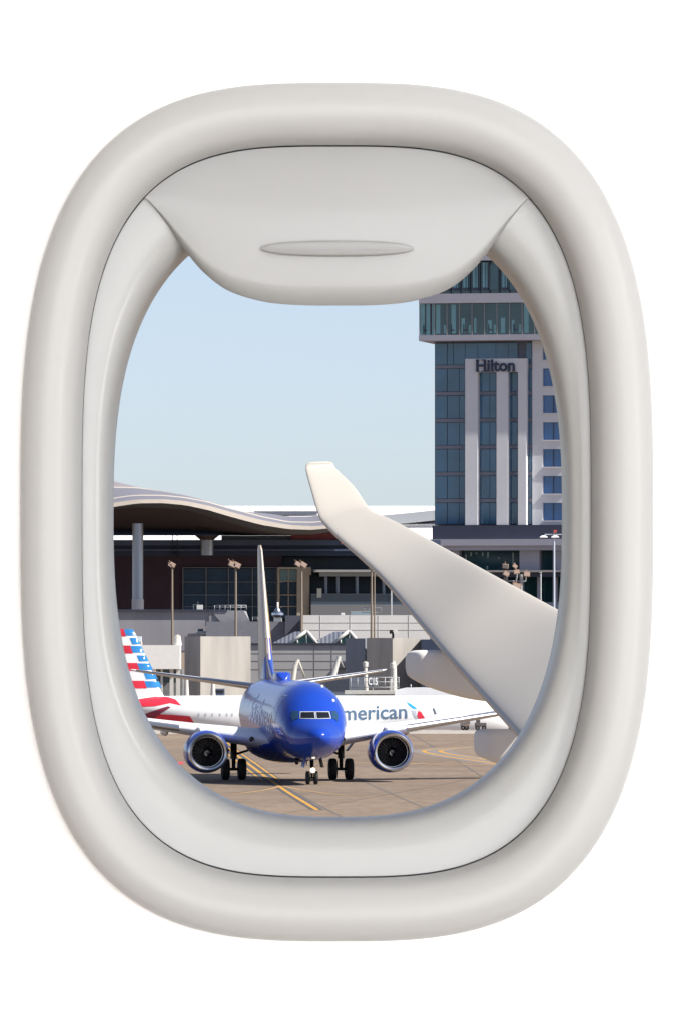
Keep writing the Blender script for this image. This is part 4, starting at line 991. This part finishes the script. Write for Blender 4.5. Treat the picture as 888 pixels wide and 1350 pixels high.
zs = [v.co.y for v in tbm.verts]; zmn, zh = min(zs), max(zs)-min(zs); b0 = P(485.3, 903, 637)
for v in tbm.verts: v.co = (b0.x+v.co.x-gs.location.x, -v.co.z+0.40-0.03+0.0+ (637-gs.location.y), b0.z+(v.co.y-zmn)/zh*0.66-gs.location.z)
tbm.to_mesh(me); tbm.free(); me.materials.append(mat('sign_white', (0.85, 0.85, 0.85), 0.5)); lo = bpy.data.objects.new('lettering', me); COL.objects.link(lo); lo.parent = gs
def post(name, label, cat, pts, Y, m, extra=None, group=None):
    t = thing(name, pts[0][0], Y, label, cat, group)
    b = MB()
    g0 = P(pts[0][0], pts[0][1], Y); b.tube((g0.x, g0.y, GZ), g0, pts[0][2], n=10)
    for a, c in zip(pts, pts[1:]): b.tube(P(a[0], a[1], Y), P(c[0], c[1], Y), a[2], c[2], n=10)
    wpart(t, 'post', b, m)
    if extra: extra(t, Y)
    return t
wpost = mat('post_white', (0.62, 0.60, 0.55), 0.6)
def cap(px, py, r): 
    def f(t, Y): b = MB(); c = P(px, py, Y); b.lathe([(-0.25, 0.02), (-0.2, r), (0.2, r), (0.28, 0.02)], c, axis='z', n=12); wpart(t, 'head', b, wpost)
    return f
post('gate_post', 'white steel post standing left of the C15 sign', 'post', [(482, 905, .22), (481, 874, .15)], 645, wpost, cap(481.4, 876, 0.24), 'white gate posts by the jet bridge')
post('gate_post', 'thick white steel post standing right of the C15 sign', 'post', [(518.5, 908, .30), (518.5, 880, .26), (517.7, 872, .15)], 645, wpost, cap(517.5, 878, 0.28), 'white gate posts by the jet bridge')
post('gate_post', 'short white stub post beside the thick gate post', 'post', [(514.5, 908, .16), (514.5, 895, .15)], 643, wpost, None, 'white gate posts by the jet bridge')
def arm(t, Y): b = MB(); b.tube(P(393, 870, Y), P(401.5, 893, Y), 0.10, n=8); wpart(t, 'stay', b, mat('stay_cream', (0.45, 0.42, 0.36), 0.6))
post('hoist_arm', 'leaning white hoist arm with a stay, just behind the blue antenna dome', 'hoist arm', [(386, 897, .26), (388.5, 880, .24), (393, 869, .17)], 660, wpost, arm, 'leaning hoist arms at the gates')
def arm2(t, Y): b = MB(); b.tube(P(446.5, 866, Y), P(453, 880, Y), 0.05, n=8); wpart(t, 'stay', b, MATS['stay_cream'])
post('hoist_arm', 'leaning white hoist arm behind the right tailplane of the blue airliner', 'hoist arm', [(433, 925, .34), (438, 895, .30), (447, 865, .2)], 660, wpost, arm2, 'leaning hoist arms at the gates')
wb = simple('white_gate_house', 'bright white box building on legs, right of the striped tail', 'building', 210, 660)
mb = MB(); pb(mb, 180, 237.5, 850.5, 882, 660, 5); wpart(wb, 'upper_box', mb, mat('bright_white_wall', (0.80, 0.78, 0.74), 0.7, noise=0.04))
mb = MB(); pb(mb, 206, 241, 882, 925, 662, 5); wpart(wb, 'undercroft', mb, mat('under_grey', (0.20, 0.21, 0.22), 0.8, noise=0.35, scale=1.2))
for a, b in ((224, 229), (232.5, 237.5), (212, 215)):
    mb = MB(); pb(mb, a, b, 882, 950, 660.5, 0.5); wpart(wb, 'leg', mb, wpost)
mb = MB(); pb(mb, 210, 232, 884, 900, 660.6, 0.2); wpart(wb, 'dark_opening', mb, mat('opening_green', (0.05, 0.08, 0.08), 0.5))
mb = MB(); mb.tube(P(234, 850.5, 661), P(234, 838, 661), 0.45, 0.3, n=12); mb.tube(P(231.5, 842, 661), P(237, 840, 661), 0.3, n=12); wpart(wb, 'roof_vent', mb, wpost)
for i, (px, py) in enumerate(((246, 893), (281, 898))):
    post('white_bollard_pole', ('left' if i == 0 else 'right')+' white marker pole rising behind the white fuselage, under the blue tailplane', 'marker pole', [(px, 918, .25), (px, py, .16)], 640, wpost, None, 'white marker poles behind the airliner')
sm = thing('service_truck', 292, 640, 'dark low service vehicle half hidden behind the white fuselage', 'service vehicle')
mb = MB(); pb(mb, 283, 296, 908, 935, 640, 2.2); wpart(sm, 'body', mb, mat('truck_dark', (0.10, 0.13, 0.2), 0.6)); mb = MB(); pb(mb, 284, 295, 910, 913, 640, 0.1, 0.05); wpart(sm, 'window', mb, glassd)

# ---- lights and roof clutter
pole_m = mat('pole_tan', (0.25, 0.20, 0.15), 0.7); head_m = mat('lamp_head_tan', (0.42, 0.27, 0.19), 0.6)
def flood(px, ytop, ybot, Y, heads, label, rad=0.13):
    t = thing('floodlight_mast', px, Y, label, 'floodlight mast', 'tall floodlight masts')
    b = MB(); b.tube(P(px, ybot, Y), P(px, ytop, Y), rad, rad*0.7, n=8); b.tube((P(px, ybot, Y).x, Y, GZ), P(px, ybot, Y), rad, n=8); wpart(t, 'mast', b, pole_m)
    b = MB(); b.tube(P(px-max(3, abs(heads[0][0])), ytop+1, Y), P(px+max(3, abs(heads[-1][0])), ytop+1, Y), 0.07, n=8); wpart(t, 'crossbar', b, pole_m)
    for dx, dy, rot, w_ in heads:
        c = P(px+dx, ytop+dy, Y); b = MB(); b.obox(c, w_, 0.4, w_*0.72, Matrix.Rotation(R(rot), 3, 'Y')); b.tube(c+Vector((-0.3*w_, 0, 0.3*w_)), c+Vector((-0.55*w_, 0, 0.75*w_)), 0.025, n=6)
        h_ = wpart(t, 'lamp_head', b, head_m, 0.03)
        b = MB(); b.obox(c+Vector((0, -0.215, 0)), w_*0.8, 0.03, w_*0.52, Matrix.Rotation(R(rot), 3, 'Y')); wpart(h_, 'lamp_glass', b, mat('lamp_glass', (0.55, 0.42, 0.34), 0.25))
    return t
flood(227.3, 747, 840, 712, [(-2.6, -2.0, 30, 0.42), (0.3, -2.5, 30, 0.6)], 'single-headed tan floodlight mast in front of the dark brick wall, leftmost of the masts')
flood(311, 746.5, 840, 712, [(-4.5, -2.5, 25, 0.75), (1.5, -1.5, 25, 0.75)], 'twin-headed tan floodlight mast left of the blue tailfin')
flood(397.5, 745.5, 832, 712, [(-4.6, -1.8, 32, 0.62), (2.6, -1.0, 32, 0.68)], 'twin-headed tan floodlight mast in front of the beige stair bay')
flood(489.3, 748, 842, 712, [(-4.0, -5.0, 25, 0.55), (1.5, -1.0, 20, 0.6)], 'dark floodlight mast just left of the cream wing, left pole of a close pair')
flood(493.2, 750, 842, 711, [(-1.5, 0.0, 20, 0.4), (0.8, -0.5, 30, 0.5)], 'slim tan floodlight mast just left of the cream wing, right pole of a close pair', 0.09)
# six-lamp cluster behind the wing
fl = thing('floodlight_cluster', 686, 712, 'cluster of six tan floodlights on one mast, rising just above the cream wing', 'floodlight mast')
b = MB(); b.tube((P(686, 800, 712).x, 712, GZ), P(686, 757, 712), 0.14, n=10); b.tube(P(668, 766, 712), P(692, 766.5, 712), 0.06, n=8); b.tube(P(668, 766, 712), P(667, 758, 712), 0.05, n=8); b.tube(P(692, 766.5, 712), P(693, 758, 712), 0.05, n=8); b.tube(P(679, 775, 712), P(681, 755, 712), 0.08, n=8); wpart(fl, 'mast', b, mat('mast_grey', (0.33, 0.35, 0.37), 0.5))
for px, py, rot, w_ in ((665.5, 746.5, 5, 0.62), (678, 746.5, 40, 0.5), (666.5, 756.5, 28, 0.62), (680, 754, -8, 0.6), (693.5, 757, 5, 0.66), (680, 773, 12, 0.9)):
    c = P(px, py, 711.5); b = MB(); b.obox(c, w_, 0.45, w_*0.75, Matrix.Rotation(R(rot), 3, 'Y')); b.tube(c, c+Vector((-0.02, 0, w_*0.75)), 0.03, n=6); h_ = wpart(fl, 'lamp_head', b, head_m, 0.03)
    b = MB(); b.obox(c+Vector((0, -0.24, 0)), w_*0.78, 0.03, w_*0.55, Matrix.Rotation(R(rot), 3, 'Y')); wpart(h_, 'lamp_glass', b, MATS['lamp_glass'] if px != 665.5 else mat('lamp_dim', (0.16, 0.15, 0.14), 0.3))
sl2 = thing('street_lamp', 729.5, 780, 'tall pale street lamp with arms and flat white heads, right of the tower podium', 'street lamp')
b = MB(); b.tube((X(729.5, 780), 780, GZ), P(729.5, 706, 780), 0.17, 0.12, n=12); b.tube(P(717, 704.6, 780), P(742, 704.6, 780), 0.05, n=8); b.tube(P(729.5, 706, 780), P(729.5, 700, 780), 0.05, n=8); wpart(sl2, 'pole', b, mat('lamp_pole_pale', (0.45, 0.50, 0.58), 0.4))
for px in (716, 731, 745):
    b = MB(); c = P(px, 707.5, 780); b.loft([[c+Vector((sx*a_, sy*a_*0.5, dz)) for sx, sy in ((-1, -1), (1, -1), (1, 1), (-1, 1))] for a_, dz in ((0.45, -0.1), (0.40, 0.02), (0.16, 0.14))], smooth=False); wpart(sl2, 'lamp_head', b, mat('lamp_head_white', (0.8, 0.8, 0.78), 0.4))
b = MB(); b.obox(P(731, 700.5, 780), 0.35, 0.2, 0.3); wpart(sl2, 'warning_light', b, mat('warning_red', (0.5, 0.1, 0.07), 0.5))
for px, t, b_, lab in ((712, 755, 793, 'thin pale pole left of the tall street lamp, under the podium balcony'), (515.3, 766, 811, 'pale grey pole between the dark masts and the cream wing')):
    post('thin_pole', lab, 'pole', [(px, b_, .09), (px, t, .08)], 772, mat('thin_pole_pale', (0.5, 0.52, 0.54), 0.5), lambda t_, Y, px=px, t=t: wpart(t_, 'cap', MB().box(X(px, Y)-0.13, X(px, Y)+0.13, Y-0.13, Y+0.13, Z(t, Y), Z(t-0.8, Y)), wpost))
def clutter(name, label, cat, Y, parts_, ztop):
    t = thing(name, parts_[0], Y, label, cat, z=Z(ztop, Y))
    for pn, m_, boxes in parts_[1:]:
        mb = MB()
        for bx in boxes: pb(mb, *bx[:4], Y, bx[4] if len(bx) > 4 else 0.8)
        wpart(t, pn, mb, m_, 0.02)
    return t
clutter('roof_fan', 'shiny round exhaust fan on the plant house roof, beside the blue tailfin', 'exhaust fan', 726, (366, ('base', steel, [(361, 371, 813, 819.5)]),), 819.5)
t = thing('roof_cowl', 366, 724, 'silver mushroom cowl above the exhaust fan beside the tailfin', 'roof cowl', z=Z(813, 724))
b = MB(); b.lathe([(0.0, 0.35), (0.25, 0.62), (0.45, 0.60), (0.62, 0.35), (0.9, 0.25), (1.0, 0.02)], P(366, 814, 724), axis='z', n=20); wpart(t, 'cowl', b, steel)
b = MB(); b.tube(P(366, 808, 724), P(366.2, 794, 724), 0.10, n=8); wpart(t, 'flue', b, wpost)
clutter('roof_unit', 'pale air unit with thin rails on the low grey roof, near the twin mast', 'air unit', 735, (262, ('casing', pw, [(259.5, 267.5, 797.5, 803.6)]), ('rail', MATS['mullion_dark'], [(255, 255.6, 797, 803.6), (255, 260, 797, 797.5), (261, 261.4, 793, 797.5)])), 803.6)
clutter('roof_unit', 'flat rooftop unit with antenna frames on the pale building', 'air unit', 715, (470, ('casing', mat('unit_blue', (0.27, 0.34, 0.38), 0.5), [(462, 490, 806, 811)]), ('antenna_frame', MATS['galvanised'], [(480, 502, 801, 801.6, .1), (480, 480.6, 801, 807, .1), (502, 502.6, 801, 807, .1), (476, 498, 807, 808, .1), (486, 486.5, 801, 811, .1)])), 811)
clutter('roof_dome_vent', 'small white roof vent on the pale panelled building', 'roof vent', 715, (451, ('vent', mat('vent_white', (0.8, 0.8, 0.8), 0.4), [(449, 454, 808, 811)])), 811)
clutter('wall_shelf_unit', 'flat grey duct with two small dark boxes on the stuccoed wall', 'duct', 728.5, (272, ('duct', MATS['unit_blue'], [(258, 292, 832, 835)]), ('box', navy, [(261, 268, 829, 832), (281, 290, 828.5, 832)])), 835)
clutter('ground_power_unit', 'pale box unit on the low roof beside the striped tail tip', 'air unit', 664, (188, ('casing', mat('unit_pale', (0.55, 0.62, 0.66), 0.6), [(178, 187, 839, 846)]), ('leg', wpost, [(182, 184, 846, 850.5), (186, 187.5, 846, 850.5)])), 850.5)

# ---- ground equipment between the airliners
for i, (px, w_, hgt, lab) in enumerate(((612, 11, 1.1, 'low dark tow tractor beyond the right wing of the blue airliner, nearest the door mark'), (633, 15, 1.0, 'low dark flat cart beyond the right wing, between tractor and the cream wing'), (676, 13, 1.35, 'small dark service cart partly behind the cream wing edge'))):
    Yq = 582.0 - i; t = thing('tow_tractor' if i == 0 else 'service_cart', px, Yq, lab, 'tow tractor' if i == 0 else 'service cart', z=0)
    x0, x1 = X(px-w_/2, Yq), X(px+w_/2, Yq)
    mb = MB(); mb.box(x0, x1, Yq, Yq+1.6, 0.30, 0.62); mb.box(x0+0.1, x0+(x1-x0)*0.45, Yq+0.1, Yq+1.5, 0.62, hgt); wpart(t, 'body', mb, mat('equipment_dark', (0.10, 0.09, 0.085), 0.7, noise=0.3, scale=1.5), 0.03)
    for xx in (x0+0.2, x1-0.2):
        mb = MB(); mb.lathe([(-0.08, 0.05), (-0.08, 0.20), (0.08, 0.20), (0.08, 0.05)], (xx, Yq+0.05, 0.205), axis='y', n=16); wpart(t, 'wheel', mb, tyre)
# rooftop pipes and rails on the low buildings
for k, (a, b, py, Yq, lab) in enumerate(((283, 325, 803.0, 734, 'thin handrail along the edge of the low grey roof, left of the tailfin'), (333, 350, 818.6, 727, 'short handrail on the plant house roof right beside the tailfin'))):
    t = thing('roof_handrail', a, Yq, lab, 'handrail', z=Z(py+1, Yq)); mb = MB()
    for xx in range(a, b+1, 7): mb.tube(P(xx, py+1.5, Yq), P(xx, py-5, Yq), 0.035, n=6)
    for dy in (0, 2.5): mb.tube(P(a, py-5+dy, Yq), P(b, py-5+dy, Yq), 0.03, n=6)
    wpart(t, 'rails', mb, MATS['galvanised'])
